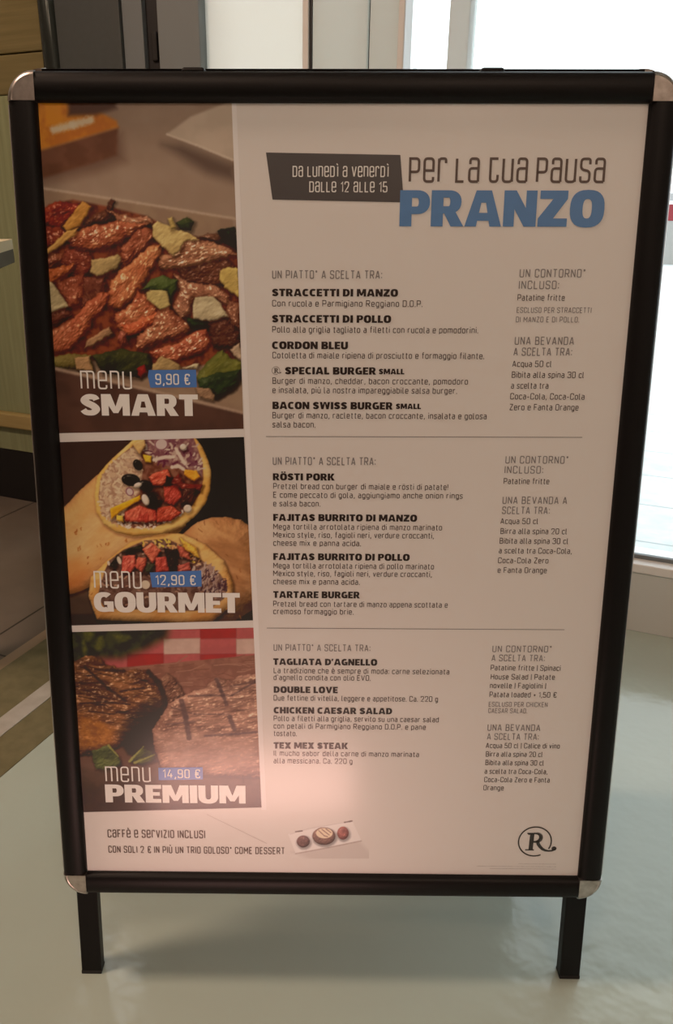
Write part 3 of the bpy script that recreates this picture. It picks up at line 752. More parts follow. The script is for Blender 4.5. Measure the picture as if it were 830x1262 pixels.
for style, block, text, u0, v0, u1, cap in TEXT:
    if not blocks or blocks[-1][0] != (block, style) or block in ('price', 'menu_word'): blocks.append(((block, style), ([], [])))
    V, F = blocks[-1][1]
    u0, v0, u1, cap = u0 / 1000, v0 / 1000, u1 / 1000, cap / 1000
    if style.startswith('heavy'):
        heavy_text(text, u0, v0, u1, cap, V, F, .045 if cap > .015 else .08)
    elif style == 'body':
        thin_text(text, u0, v0, u1, cap, V, F, w=.115, gap=.175, space=.38, r=.17, font=BODY)
    elif block == 'menu_word':
        thin_text(text, u0, v0, u1, cap, V, F, w=.088, gap=.19)
    elif block == 'heading_text':
        thin_text(text, u0, v0, u1, cap, V, F, w=.102, gap=.18, space=.28)
    elif block == 'price':
        thin_text(text, u0, v0, u1, cap, V, F, w=.12, gap=.17)
    else:
        thin_text(text, u0, v0, u1, cap, V, F, w=.115 if style == 'grey' else .105 if style == 'thin_light' else .125, gap=.19, space=.40)
for (block, style), (V, F) in blocks:
    m, d = STYLE[style]
    flat(block if block.endswith(('text', 'list', 'note', 'name', 'word')) else {'dish_names': 'dish_name', 'dish_descriptions': 'dish_description', 'price': 'price_text'}.get(block, block), V, F, m, d)

mm = lambda pts: [(x / 1000, y / 1000) for x, y in pts]
flat('date_banner', mm([(-85.12, 1109.32), (65.9, 1107.05), (71.42, 1056.93), (-78.05, 1059.63)]), [(0, 1, 2, 3)], M_banner, .0003)
for pts in [[(-226.62, 868.22), (-170.19, 868.75), (-169.76, 848.09), (-225.49, 847.45), (-227.89, 860.58)], [(-235.19, 616.53), (-169.93, 619.54), (-169.94, 598.32), (-232.97, 596.8)], [(-234.52, 343.85), (-174.82, 345.39), (-174.83, 326.95), (-234.54, 325.39)]]:
    flat('price_tag', mm(pts), [tuple(range(len(pts)))], M_tag, .0004)
for (x0, y0, x1, y1) in [(-87.18, 789.35, 295.6, 790.31), (-87.72, 543.13, 293.07, 543.84)]:
    h = .0004
    flat('divider_line', [(x0 / 1000, y0 / 1000 - h), (x1 / 1000, y1 / 1000 - h), (x1 / 1000, y1 / 1000 + h), (x0 / 1000, y0 / 1000 + h)], [(0, 1, 2, 3)], M_grey, .0003)

flat('photo_border', mm([(-123.54, 1160.26), (-117.68, 1160.27), (-89.89, 282.02), (-97.05, 281.95)]), [(0, 1, 2, 3)], M_edge, .0001)
# round R emblem with a tail, large at the foot and small in the list
def emblem(cx, cy, r, d, name):
    V, F = [], []
    def st(pts, w, closed=False):
        stroke(pts, closed, w, w, V, F, cx, cy, r, r)
    st([(math.cos(math.radians(a)), math.sin(math.radians(a))) for a in range(-30, 296, 6)], .085)
    # stem with serifs
    for poly in ([(-.36, -.60), (-.10, -.60), (-.06, .60), (-.32, .60)], [(-.50, .52), (-.05, .52), (-.05, .60), (-.50, .60)], [(-.40, .44), (-.28, .52), (-.36, .54), (-.50, .56)], [(-.56, -.62), (-.02, -.62), (-.02, -.54), (-.56, -.54)]):
        b = len(V); V.extend((cx + x * r, cy + y * r) for x, y in poly); F.append(tuple(range(b, b + 4)))
    bowlp = [(-.10, .56), (.12, .56), (.28, .50), (.36, .34), (.34, .16), (.24, .04), (.08, -.02), (-.12, -.02)]
    q = rounded(bowlp, False, .1)
    n = len(q)
    for i in range(n - 1):                       # bowl, thicker on its right
        w = .10 + .14 * math.sin(math.pi * (i + .5) / n)
        stroke([q[i], q[i + 1]], False, w, w, V, F, cx, cy, r, r)
    tail = [(.16, .0), (.22, -.18), (.34, -.36), (.50, -.52), (.68, -.61), (.88, -.64), (1.08, -.62), (1.2, -.55)]
    tw = [.20, .21, .20, .18, .15, .11, .11, .14]
    base_ = len(V)
    for i, (x, y) in enumerate(tail):
        a = tail[max(i - 1, 0)]; b = tail[min(i + 1, len(tail) - 1)]; dx, dy = b[0] - a[0], b[1] - a[1]; l = math.hypot(dx, dy)
        for sg in (1, -1): V.append((cx + (x - sg * dy / l * tw[i] / 2) * r, cy + (y + sg * dx / l * tw[i] / 2) * r))
    for i in range(len(tail) - 1): F.append((base_ + 2 * i, base_ + 2 * i + 1, base_ + 2 * i + 3, base_ + 2 * i + 2))
    b = len(V); V.extend((cx + (1.2 + .15 * math.cos(k * math.pi / 9)) * r, cy + (-.47 + .15 * math.sin(k * math.pi / 9)) * r) for k in range(18)); F.append(tuple(range(b, b + 18)))
    return flat(name, V, F, M_brown, d)
emblem(*(0.2765, 0.2375, 0.0223), .0004, 'round_emblem')
emblem(*(-0.0748, 0.8681, 0.0046), .0004, 'round_emblem')
# a dark nick in the sheet and a long fine crease
flat('scratch', mm([(-122.1, 336.52), (-120.66, 329.3), (-120.12, 320.83), (-121.75, 329.29)]), [(0, 1, 2, 3)], M_brown, .0008)
flat('crease', mm([(-171.01, 274.76), (-89.66, 230.97), (-89.67, 229.84), (-171.03, 274.02)]), [(0, 1, 2, 3)], M_crease, .0002)
# fine print: rows far too small to read
V, F = [], []
for (x0, x1, y) in [(255.99, 308.21, 202.55), (199.45, 308.48, 198.35), (217.48, 308.76, 194.74)]:
    x = x0
    while x < x1:
        w = random.uniform(.5, 2.2); b = len(V); hh = random.uniform(.25, .42)
        V.extend([(x / 1000, y / 1000), (min(x + w, x1) / 1000, y / 1000), (min(x + w, x1) / 1000, (y + hh) / 1000), (x / 1000, (y + hh) / 1000)]); F.append((b, b + 1, b + 2, b + 3)); x += w + .4
flat('fine_print', V, F, M_grey, .0003)

Q_STRIPS = [(-341.5, 1163.5), (-123.0, 1163.5), (-114.16, 798.58), (-341.5, 792.03)]
Q_BURRITO = [(-341.5, 781.14), (-113.79, 788.72), (-105.32, 553.45), (-341.5, 544.54)]
Q_STEAK = [(-341.5, 535.71), (-104.9, 543.55), (-96.47, 285.65), (-341.5, 275.75)]
S_PLATE = [(-195.9, 1128.5), (-169.0, 1146.1), (-127.1, 1161.1), (-117.2, 1161.1), (-118.1, 1099.1), (-124.5, 1101.6), (-163.4, 1116.8)]
S_PLATE_EDGE = [(-195.9, 1128.1), (-163.4, 1117.2), (-122.7, 1101.6)]
S_PLATE_SHADE = [(-201.7, 1117.6), (-178.9, 1117.6), (-120.0, 1096.5), (-120.3, 1078.5), (-152.3, 1087.1)]
S_BOX_SHADE = [(-343.5, 1115.6), (-246.9, 1128.4), (-243.6, 1100.6), (-276.4, 1088.5), (-346.4, 1074.6)]
S_BOX_SIDE = [(-344.9, 1109.7), (-250.2, 1135.2), (-253.4, 1106.5), (-280.4, 1097.9), (-347.0, 1079.8)]
S_BOX_TOP = [(-344.9, 1109.7), (-250.2, 1135.2), (-251.7, 1141.8), (-272.0, 1151.8), (-314.9, 1161.7), (-341.0, 1164.1)]
S_BOX_DARK = [(-304.8, 1164.2), (-252.4, 1164.2), (-251.1, 1154.3), (-275.0, 1147.6), (-305.9, 1146.8)]
S_BOX_POST = [(-331.8, 1165.8), (-311.0, 1165.8), (-313.6, 1139.2), (-332.1, 1135.9)]
S_BOX_STREAK = [(-323.2, 1132.5), (-301.0, 1137.6), (-280.7, 1142.6)]
S_DISH = [(-347.6, 1072.0), (-123.6, 1039.5), (-104.9, 787.3), (-352.1, 786.0)]
S_DISH_RIM = [(-345.7, 1072.0), (-231.8, 1055.8), (-120.9, 1039.0)]
S_PILE = [(-343.9, 1045.1), (-334.0, 1053.8), (-305.8, 1059.1), (-264.4, 1051.4), (-223.0, 1041.8), (-191.0, 1025.2), (-163.2, 1019.1), (-135.1, 1022.7), (-115.8, 1005.0), (-113.6, 883.9), (-162.0, 874.2), (-210.6, 869.2), (-258.9, 871.9), (-306.8, 883.1), (-345.5, 882.9)]
S_MEAT_BACK = [([(-338.9, 1050.3), (-321.1, 1058.2), (-301.4, 1054.8), (-295.2, 1049.6), (-315.8, 1032.8), (-323.1, 1028.4), (-340.1, 1032.8)], (122, 48, 34), (92, 36, 28), 0.55, 20), ([(-293.1, 1038.2), (-268.2, 1049.6), (-263.1, 1059.2), (-257.6, 1057.5), (-260.8, 1048.8), (-256.8, 1037.4), (-295.5, 1028.5)], (84, 50, 38), (66, 40, 32), 0.4, 60), ([(-268.2, 1049.6), (-256.4, 1044.4), (-236.1, 1040.1), (-221.2, 1041.8), (-214.1, 1033.1), (-237.5, 1029.5), (-251.4, 1032.1)], (158, 108, 84), (130, 80, 60), 0.8, -10), ([(-161.3, 1019.1), (-150.9, 1023.6), (-137.9, 1023.6), (-134.3, 1016.5), (-142.8, 1012.0)], (100, 64, 48), (76, 48, 38), 0.7, 0), ([(-344.0, 1029.2), (-321.6, 1030.2), (-310.0, 1020.5), (-327.7, 1007.1), (-344.6, 1007.9)], (118, 52, 38), (92, 40, 30), 0.7, -20)]
S_MEAT = [([(-336.6, 1000.8), (-320.6, 1000.8), (-317.5, 991.0), (-333.0, 984.6), (-344.2, 986.4)], (126, 66, 46), (96, 48, 36), 0.5, 20), ([(-318.3, 1007.1), (-290.4, 1002.7), (-283.6, 989.3), (-296.9, 971.2), (-315.6, 975.6), (-324.2, 989.2)], (104, 46, 36), (80, 36, 28), 0.45, -30), ([(-333.0, 970.2), (-297.4, 978.4), (-292.6, 963.0), (-306.2, 942.8), (-316.9, 938.2), (-325.6, 951.9)], (134, 66, 48), (104, 48, 36), 0.5, -70), ([(-297.7, 973.9), (-273.0, 975.8), (-272.0, 957.6), (-286.0, 944.7), (-303.4, 941.0)], (96, 50, 40), (78, 40, 32), 0.2, -60), ([(-339.7, 982.8), (-308.1, 989.2), (-309.5, 982.9), (-319.4, 974.7), (-339.9, 966.5)], (178, 92, 54), (150, 72, 42), 0.4, 20), ([(-314.8, 1017.8), (-301.2, 1025.8), (-286.0, 1031.1), (-267.2, 1033.8), (-251.2, 1035.6), (-221.5, 1033.1), (-240.6, 1022.4), (-255.1, 1012.6), (-273.3, 1005.4), (-297.8, 1004.5), (-312.5, 1009.8)], (160, 86, 58), (128, 60, 42), 1.0, 12), ([(-221.6, 1030.4), (-235.8, 1025.1), (-252.7, 1005.5), (-257.2, 989.4), (-250.8, 984.9), (-237.2, 993.0), (-220.6, 1009.2), (-212.7, 1020.7)], (136, 70, 50), (108, 52, 38), 0.5, 50), ([(-187.6, 985.1), (-161.1, 991.4), (-130.9, 995.1), (-118.0, 981.7), (-120.1, 965.4), (-182.5, 965.2)], (92, 52, 40), (70, 40, 32), 0.4, 10), ([(-192.6, 977.8), (-173.0, 967.9), (-146.6, 966.2), (-129.7, 954.4), (-128.0, 943.4), (-141.2, 948.9), (-169.7, 949.7), (-175.8, 935.0), (-186.5, 927.6), (-195.7, 940.4), (-186.5, 958.8)], (158, 102, 78), (122, 72, 54), 0.8, -30), ([(-131.7, 948.0), (-115.6, 945.3), (-115.1, 913.9), (-126.5, 917.6), (-134.9, 928.7)], (124, 74, 56), (94, 54, 42), 0.7, -60), ([(-155.1, 923.0), (-132.1, 928.7), (-116.1, 912.0), (-116.3, 893.3), (-150.0, 895.0)], (74, 42, 34), (58, 34, 28), 0.2, 0), ([(-208.8, 998.5), (-197.5, 1000.3), (-182.0, 1014.6), (-171.7, 1016.4), (-151.1, 1014.7), (-130.7, 1007.6), (-117.7, 999.6), (-146.0, 993.3), (-175.3, 986.0), (-202.8, 982.3), (-210.2, 986.8)], (168, 110, 82), (128, 78, 58), 1.0, 12), ([(-218.7, 1009.2), (-204.6, 1011.0), (-206.8, 1003.0), (-223.8, 975.9), (-231.9, 963.2), (-243.9, 948.5), (-259.6, 939.3), (-271.0, 941.1), (-270.1, 957.6), (-265.6, 971.3), (-253.8, 982.2), (-236.2, 995.7)], (184, 104, 68), (160, 82, 54), 0.5, 55), ([(-264.7, 931.9), (-255.9, 936.5), (-243.1, 945.8), (-235.8, 960.5), (-224.7, 952.3), (-213.7, 943.1), (-213.3, 928.4), (-227.1, 917.2), (-237.9, 911.6), (-249.6, 906.8), (-262.5, 918.0)], (166, 92, 62), (140, 66, 46), 0.8, 25), ([(-256.7, 918.9), (-241.2, 924.6), (-213.9, 935.8), (-214.2, 927.4), (-227.1, 917.2), (-239.8, 910.6), (-250.6, 906.8)], (190, 92, 60), (166, 70, 46), 0.4, 28), ([(-238.1, 906.9), (-221.2, 920.9), (-212.9, 938.5), (-199.4, 941.4), (-187.4, 929.4), (-178.1, 922.9), (-176.4, 915.5), (-193.0, 904.2), (-202.1, 906.1), (-226.5, 895.7), (-240.6, 891.8)], (150, 86, 62), (118, 62, 46), 0.9, 22), ([(-225.3, 890.0), (-187.3, 900.5), (-174.6, 910.9), (-156.7, 916.5), (-152.8, 899.7), (-163.6, 888.4), (-193.8, 878.8), (-204.4, 878.8), (-221.6, 884.4)], (164, 84, 60), (130, 60, 44), 0.9, 18), ([(-278.6, 958.5), (-269.3, 954.9), (-272.6, 945.7), (-279.9, 934.6), (-291.8, 927.2), (-295.2, 916.9), (-305.5, 905.7), (-319.8, 892.5), (-345.4, 884.8), (-345.5, 911.2), (-326.5, 922.4), (-311.8, 929.0), (-298.5, 943.8)], (164, 84, 58), (140, 66, 46), 0.35, 48), ([(-258.9, 913.3), (-251.3, 911.5), (-251.0, 898.4), (-257.8, 896.5), (-262.2, 904.0)], (150, 80, 64), (120, 60, 48), 0.3, 80), ([(-345.8, 935.3), (-322.6, 939.1), (-313.5, 931.7), (-327.5, 922.4), (-345.3, 914.9)], (96, 52, 42), (78, 42, 34), 0.2, 20)]
S_GREEN_BACK = [([(-188.8, 1035.2), (-177.0, 1041.1), (-167.4, 1035.8), (-172.4, 1025.3), (-184.4, 1027.0)], (64, 64, 40), (46, 48, 32)), ([(-141.6, 1026.2), (-121.0, 1030.7), (-118.6, 1005.0), (-134.4, 1012.1)], (38, 46, 30), (30, 36, 25)), ([(-178.8, 929.4), (-156.0, 924.9), (-154.3, 916.5), (-170.6, 914.6), (-180.0, 922.9)], (54, 58, 38), (42, 46, 32))]
S_GREEN = [([(-231.0, 961.4), (-220.2, 971.4), (-205.8, 976.9), (-189.0, 971.5), (-190.4, 957.9), (-199.2, 947.8), (-200.8, 957.8), (-217.8, 959.6)], (78, 82, 48), (60, 64, 38)), ([(-345.6, 882.0), (-315.2, 887.8), (-295.1, 885.0), (-292.1, 867.9), (-323.2, 868.8), (-346.2, 873.4)], (124, 104, 60), (96, 78, 46)), ([(-294.1, 885.0), (-258.0, 892.7), (-225.4, 887.2), (-220.2, 872.1), (-238.2, 858.6), (-281.6, 864.2)], (60, 56, 36), (46, 44, 30)), ([(-170.1, 859.9), (-157.1, 878.0), (-144.3, 889.4), (-137.0, 892.3), (-130.0, 882.9), (-114.6, 878.2), (-114.8, 863.0), (-123.8, 847.6), (-145.4, 835.0), (-166.5, 848.4)], (98, 90, 46), (66, 64, 36)), ([(-169.2, 857.0), (-144.8, 864.8), (-117.6, 869.6), (-115.8, 859.2), (-123.8, 847.6), (-145.4, 835.0), (-166.6, 847.4)], (56, 60, 40), (44, 47, 33)), ([(-241.6, 869.1), (-231.7, 874.9), (-227.2, 864.4), (-237.2, 858.6)], (130, 44, 38), (100, 34, 30))]
S_CHEESE = [([(-299.7, 1052.2), (-293.8, 1057.4), (-284.8, 1052.2), (-299.1, 1030.2), (-314.5, 1024.0), (-319.7, 1030.2)], (196, 134, 72)), ([(-314.4, 1025.8), (-302.0, 1028.4), (-306.3, 1019.6), (-328.8, 1004.4), (-339.6, 999.0), (-341.1, 1003.5)], (214, 154, 92)), ([(-288.1, 993.8), (-266.3, 996.5), (-257.1, 1000.1), (-253.1, 996.6), (-258.4, 984.9), (-268.4, 980.3), (-283.4, 974.8), (-289.8, 979.4)], (186, 154, 110)), ([(-216.0, 1030.4), (-210.7, 1036.6), (-194.6, 1029.6), (-174.3, 1022.6), (-162.3, 1016.4), (-181.1, 1013.7), (-184.2, 1004.8), (-192.8, 998.5), (-199.2, 1003.0), (-215.6, 1018.1)], (212, 174, 120)), ([(-198.0, 1038.4), (-193.3, 1041.0), (-188.1, 1028.8), (-194.7, 1027.0)], (196, 164, 104)), ([(-139.6, 981.6), (-130.1, 986.2), (-117.9, 984.4), (-116.5, 951.7), (-133.4, 962.6), (-139.8, 972.6)], (218, 178, 108)), ([(-226.4, 957.8), (-216.8, 960.5), (-200.8, 958.8), (-198.5, 942.3), (-211.0, 937.6), (-225.8, 950.4)], (214, 184, 126)), ([(-169.6, 952.5), (-146.8, 953.4), (-139.4, 945.2), (-131.1, 930.5), (-153.2, 924.9), (-172.2, 927.6), (-171.8, 940.5)], (210, 184, 152)), ([(-345.0, 975.6), (-333.3, 965.6), (-318.2, 940.9), (-347.0, 932.5)], (204, 178, 142)), ([(-296.9, 903.8), (-271.6, 918.0), (-267.7, 910.5), (-293.9, 895.4), (-302.3, 893.5)], (168, 126, 98)), ([(-128.8, 892.3), (-117.2, 900.8), (-114.6, 881.0), (-124.2, 884.8)], (204, 168, 146)), ([(-222.0, 874.0), (-211.0, 884.4), (-200.5, 880.7), (-189.1, 874.1), (-189.4, 866.5), (-223.3, 866.3)], (170, 138, 98)), ([(-185.4, 870.3), (-173.6, 875.1), (-165.8, 876.1), (-168.9, 870.4)], (206, 182, 150)), ([(-170.5, 847.4), (-154.9, 846.5), (-147.3, 837.9), (-151.3, 832.1), (-166.8, 835.9)], (156, 120, 98)), ([(-314.6, 882.1), (-297.0, 884.1), (-293.2, 867.0), (-312.5, 867.9)], (168, 128, 96))]
S_FRONT = [(-359.9, 871.5), (-339.7, 867.7), (-284.0, 855.6), (-221.3, 841.4), (-172.9, 830.0), (-102.7, 813.8), (-103.0, 782.4), (-366.3, 781.0)]
S_FRONT_RIM = [(-346.3, 871.0), (-283.9, 857.5), (-221.3, 843.3), (-172.8, 832.0), (-114.4, 818.2)]
B_TABLE = [(-355.1, 588.2), (-313.3, 594.9), (-86.5, 567.3), (-86.8, 525.4), (-359.3, 523.3)]
B_TABLE_EDGE = [(-356.9, 559.8), (-242.3, 562.8), (-86.6, 558.5), (-86.8, 525.4), (-359.3, 523.3)]
B_TABLE_DARK = [(-132.3, 623.0), (-86.1, 633.9), (-86.7, 542.0), (-128.3, 547.2)]
B_LOWER_BODY = [(-192.4, 666.9), (-173.7, 682.6), (-155.4, 687.9), (-136.2, 689.1), (-118.6, 685.0), (-104.1, 675.8), (-86.1, 633.9), (-86.5, 580.3), (-128.2, 552.7), (-169.9, 549.1), (-189.8, 579.6)]
B_UPPER_BODY = [(-244.5, 786.6), (-275.0, 762.5), (-293.3, 742.8), (-315.1, 723.9), (-337.6, 701.3), (-352.4, 690.8), (-359.5, 583.8), (-336.5, 587.2), (-323.8, 591.6), (-292.1, 605.8), (-259.9, 632.8), (-202.7, 662.6), (-187.0, 677.4), (-234.1, 766.8)]
B_UPPER_GLOW = [(-352.2, 632.2), (-321.2, 636.6), (-310.2, 613.2), (-323.8, 592.7), (-355.1, 588.2)]
B_UPPER_SPOTS = [(-334.6, 684.8), (-293.9, 669.4), (-258.7, 660.2), (-279.9, 643.2), (-309.7, 621.8), (-335.1, 642.9)]
B_LOWER_RIM = [(-314.9, 584.1), (-310.4, 610.0), (-285.4, 634.7), (-257.9, 656.0), (-217.8, 667.8), (-191.4, 666.9), (-164.3, 653.5), (-141.3, 632.5), (-130.5, 602.7), (-131.0, 574.6), (-157.4, 551.4), (-183.4, 549.0), (-305.2, 552.5)]
B_UPPER_RIM = [(-245.1, 788.6), (-263.7, 771.6), (-284.5, 752.4), (-295.7, 738.3), (-300.0, 715.8), (-298.7, 693.2), (-290.3, 678.8), (-276.6, 668.4), (-253.5, 663.4), (-217.8, 666.7), (-192.1, 676.3), (-173.5, 691.4), (-162.0, 706.8), (-156.1, 724.8), (-154.7, 745.1), (-157.4, 758.2), (-164.9, 776.1), (-173.0, 788.9)]
B_UPPER_FILL = [(-233.2, 788.6), (-247.5, 778.6), (-263.9, 766.6), (-280.6, 751.5), (-290.8, 736.3), (-295.0, 713.8), (-291.7, 691.2), (-278.1, 679.9), (-253.0, 673.8), (-227.6, 675.0), (-202.0, 685.6), (-181.3, 700.1), (-168.8, 718.7), (-164.4, 737.0), (-164.9, 757.1), (-171.4, 775.0), (-175.9, 788.9)]
B_RICE = [(-241.4, 780.6), (-263.9, 766.6), (-280.6, 751.5), (-290.3, 736.3), (-294.5, 713.8), (-291.7, 691.2), (-279.1, 680.9), (-267.7, 685.2), (-256.7, 705.9), (-244.0, 720.3), (-238.9, 746.7), (-240.1, 764.7)]
B_CRUMBS = [(-289.8, 689.2), (-267.7, 685.2), (-227.4, 682.3), (-194.6, 693.9), (-180.2, 704.3), (-181.4, 699.1), (-202.0, 684.5), (-227.7, 674.0), (-258.1, 673.8), (-280.2, 678.8)]
B_CABBAGE = [(-233.2, 788.6), (-175.9, 788.9), (-170.4, 774.1), (-164.9, 755.1), (-166.3, 739.0), (-179.1, 745.0), (-192.9, 750.9), (-208.8, 752.9), (-226.4, 758.8), (-235.9, 770.7)]
B_MEAT = [([(-263.2, 695.5), (-244.7, 702.8), (-224.8, 696.8), (-221.2, 684.4), (-237.5, 681.2), (-263.8, 683.1)], (186, 82, 64), (156, 58, 48), 0.4, 80), ([(-232.2, 738.6), (-221.0, 745.8), (-208.3, 748.8), (-204.2, 738.8), (-215.6, 728.6), (-226.6, 728.5)], (192, 84, 64), (160, 60, 48), 0.5, 30), ([(-213.7, 726.6), (-194.8, 729.7), (-192.0, 713.4), (-201.9, 703.1), (-213.3, 707.1)], (170, 68, 56), (134, 50, 42), 0.5, 60), ([(-205.5, 731.7), (-194.4, 743.9), (-188.5, 730.8), (-165.5, 729.9), (-168.7, 721.7), (-190.7, 723.6)], (126, 54, 44), (98, 40, 34), 0.6, 0), ([(-222.7, 699.9), (-205.4, 703.1), (-191.6, 693.9), (-206.1, 683.5), (-223.4, 681.3)], (178, 76, 58), (148, 58, 44), 0.4, 40), ([(-188.7, 724.7), (-172.6, 724.8), (-178.2, 706.3), (-194.3, 703.2)], (78, 44, 36), (58, 34, 28), 0.5, 60), ([(-210.2, 740.8), (-204.2, 738.8), (-206.6, 728.6), (-212.6, 728.6)], (48, 32, 28), (38, 26, 24), 0.2, 60), ([(-240.0, 720.3), (-223.9, 720.4), (-216.2, 710.2), (-220.6, 702.0), (-234.7, 701.9)], (78, 52, 42), (56, 38, 32), 0.2, 0)]
B_FLAT = [([(-281.2, 698.5), (-265.7, 706.2), (-243.6, 715.7), (-242.4, 711.1), (-266.2, 696.5), (-280.9, 684.6)], (226, 146, 46)), ([(-238.1, 766.7), (-227.2, 764.8), (-228.5, 756.8), (-235.4, 757.7)], (232, 164, 58)), ([(-273.5, 691.3), (-265.5, 689.3), (-265.9, 681.0), (-273.8, 684.1)], (222, 160, 66)), ([(-188.0, 748.4), (-172.5, 747.0), (-168.3, 739.0), (-175.9, 733.4), (-188.2, 741.9)], (226, 134, 50)), ([(-250.4, 779.6), (-235.3, 786.6), (-233.7, 776.7), (-242.0, 766.7)], (196, 142, 92))]
B_BEANS = [(-253.87, 734.95, 11.51, 7.59, -8), (-244.57, 753.67, 5.48, 7.02, 30), (-235.67, 727.44, 9.02, 7.11, -30), (-228.31, 710.13, 6.03, 8.19, 20)]
B_WHITE = [(-236.87, 710.08, 4.23, 7.16, 20), (-184.9, 699.09, 5.04, 5.14, 0), (-245.65, 728.4, 5.01, 3.05, 20), (-188.16, 775.96, 3.96, 3.97, 0)]
B_RINGS = [(-256.03, 720.19, 5.02, 5.61), (-214.77, 779.3, 8.41, 7.43)]
B_STRIPS = [[(-224.4, 759.8), (-210.4, 763.9), (-200.4, 763.9)], [(-197.1, 773.9), (-192.4, 765.0), (-186.8, 756.0)], [(-202.8, 750.9), (-194.8, 752.9), (-189.0, 749.0)]]
B_LOWER_FILL = [(-303.5, 584.2), (-292.4, 618.2), (-285.6, 632.1), (-267.5, 645.9), (-240.5, 658.2), (-212.2, 660.5), (-185.8, 649.1), (-168.4, 632.6), (-145.7, 614.4), (-136.8, 598.3), (-142.2, 582.1), (-156.9, 571.1), (-179.9, 565.5), (-294.0, 567.9)]
B_LOWER_TOP = [(-246.7, 656.1), (-212.9, 660.5), (-181.8, 648.1), (-167.9, 631.3), (-174.2, 624.8), (-192.1, 641.7), (-218.4, 650.0), (-238.9, 647.7)]
B_LOWER_MEAT = [([(-285.9, 625.2), (-275.0, 640.1), (-272.2, 632.7), (-281.0, 620.9)], (48, 42, 36), (38, 34, 30), 0.2, 40), ([(-270.7, 643.3), (-246.3, 652.9), (-243.0, 647.7), (-258.6, 640.2)], (56, 50, 40), (44, 40, 34), 0.2, 20), ([(-267.9, 638.3), (-252.8, 639.2), (-252.1, 624.6), (-259.7, 615.7), (-272.0, 615.6)], (196, 88, 72), (164, 66, 56), 0.4, 60), ([(-250.0, 636.0), (-238.3, 636.1), (-239.7, 626.5), (-245.3, 615.8), (-253.2, 623.2)], (190, 92, 72), (160, 70, 56), 0.4, 60), ([(-244.0, 646.6), (-231.4, 656.2), (-219.6, 644.7), (-231.4, 628.7)], (200, 100, 76), (168, 74, 58), 0.4, 40), ([(-227.5, 636.2), (-209.6, 638.4), (-210.3, 618.2), (-227.8, 615.9)], (172, 72, 60), (140, 54, 46), 0.3, 70), ([(-200.8, 625.7), (-184.3, 630.1), (-183.6, 618.4), (-200.0, 617.2)], (162, 78, 66), (132, 58, 50), 0.3, 20), ([(-216.4, 647.9), (-199.1, 646.9), (-202.0, 619.3), (-210.2, 619.3)], (54, 38, 32), (42, 30, 27), 0.2, 60), ([(-238.6, 629.7), (-228.4, 626.6), (-233.0, 614.8), (-241.2, 615.8)], (66, 60, 46), (50, 46, 36), 0.1, 60), ([(-200.0, 652.2), (-185.8, 648.1), (-182.2, 633.3), (-196.4, 637.4)], (170, 84, 66), (136, 62, 50), 0.3, 30), ([(-196.6, 662.7), (-175.9, 649.2), (-171.9, 635.5), (-189.0, 645.9)], (216, 158, 68), (196, 132, 58), 0.1, -40)]
B_SLAW = [(-181.4, 622.7), (-165.3, 630.2), (-147.7, 616.5), (-138.7, 605.8), (-135.8, 595.1), (-153.5, 587.4), (-169.4, 590.6), (-180.8, 607.7)]
B_WHITE_LOW = [(-273.29, 632.14, 2.46, 5.31, 15), (-241.29, 600.29, 5.57, 5.81, 0), (-286.8, 628.34, 1.64, 3.18, 10)]
K_CLOTH = [([(-313.6, 551.3), (-266.6, 552.8), (-267.8, 527.9), (-315.0, 526.4)], (140, 66, 64)), ([(-266.7, 551.7), (-219.8, 553.1), (-220.6, 528.3), (-267.8, 526.8)], (140, 66, 64)), ([(-219.8, 552.0), (-172.9, 553.5), (-173.5, 528.6), (-220.7, 527.2)], (140, 66, 64)), ([(-172.9, 552.4), (-126.6, 553.8), (-127.0, 529.0), (-173.6, 527.5)], (128, 32, 35)), ([(-126.6, 552.7), (-86.6, 554.1), (-86.8, 529.3), (-127.0, 527.9)], (140, 66, 64)), ([(-315.0, 526.4), (-267.8, 527.9), (-268.7, 506.7), (-316.2, 505.2)], (140, 66, 64)), ([(-267.8, 526.8), (-220.6, 528.3), (-221.4, 507.1), (-268.8, 505.6)], (140, 66, 64)), ([(-220.7, 527.2), (-173.5, 528.6), (-174.0, 507.4), (-221.4, 505.9)], (160, 124, 114)), ([(-173.6, 527.5), (-127.0, 529.0), (-127.3, 507.8), (-174.1, 506.3)], (140, 66, 64)), ([(-127.0, 527.9), (-86.8, 529.3), (-86.9, 508.1), (-127.3, 506.7)], (160, 124, 114)), ([(-316.2, 505.2), (-268.7, 506.7), (-269.7, 484.7), (-317.4, 483.2)], (140, 66, 64)), ([(-268.8, 505.6), (-221.4, 507.1), (-222.2, 485.1), (-269.8, 483.6)], (128, 32, 35)), ([(-221.4, 505.9), (-174.0, 507.4), (-174.6, 485.5), (-222.2, 484.0)], (140, 66, 64)), ([(-174.1, 506.3), (-127.3, 507.8), (-127.6, 485.9), (-174.6, 484.4)], (128, 32, 35)), ([(-127.3, 506.7), (-86.9, 508.1), (-87.0, 486.2), (-127.6, 484.7)], (140, 66, 64))]
K_BOARD = [(-298.3, 485.0), (-271.7, 488.1), (-171.1, 499.0), (-86.9, 508.1), (-87.3, 446.3), (-226.5, 422.0), (-299.8, 456.0)]
K_DARK = [(-357.2, 556.5), (-209.2, 557.6), (-216.4, 528.9), (-244.3, 513.0), (-276.5, 499.3), (-308.1, 499.1), (-362.3, 478.3)]
K_LEAVES = [(-303.76, 521.51, 6.3, 11.12, 20), (-318.89, 532.51, 5.24, 6.65, -20), (-324.24, 512.41, 3.16, 10.05, 0), (-275.09, 528.41, 9.43, 6.66, 0)]
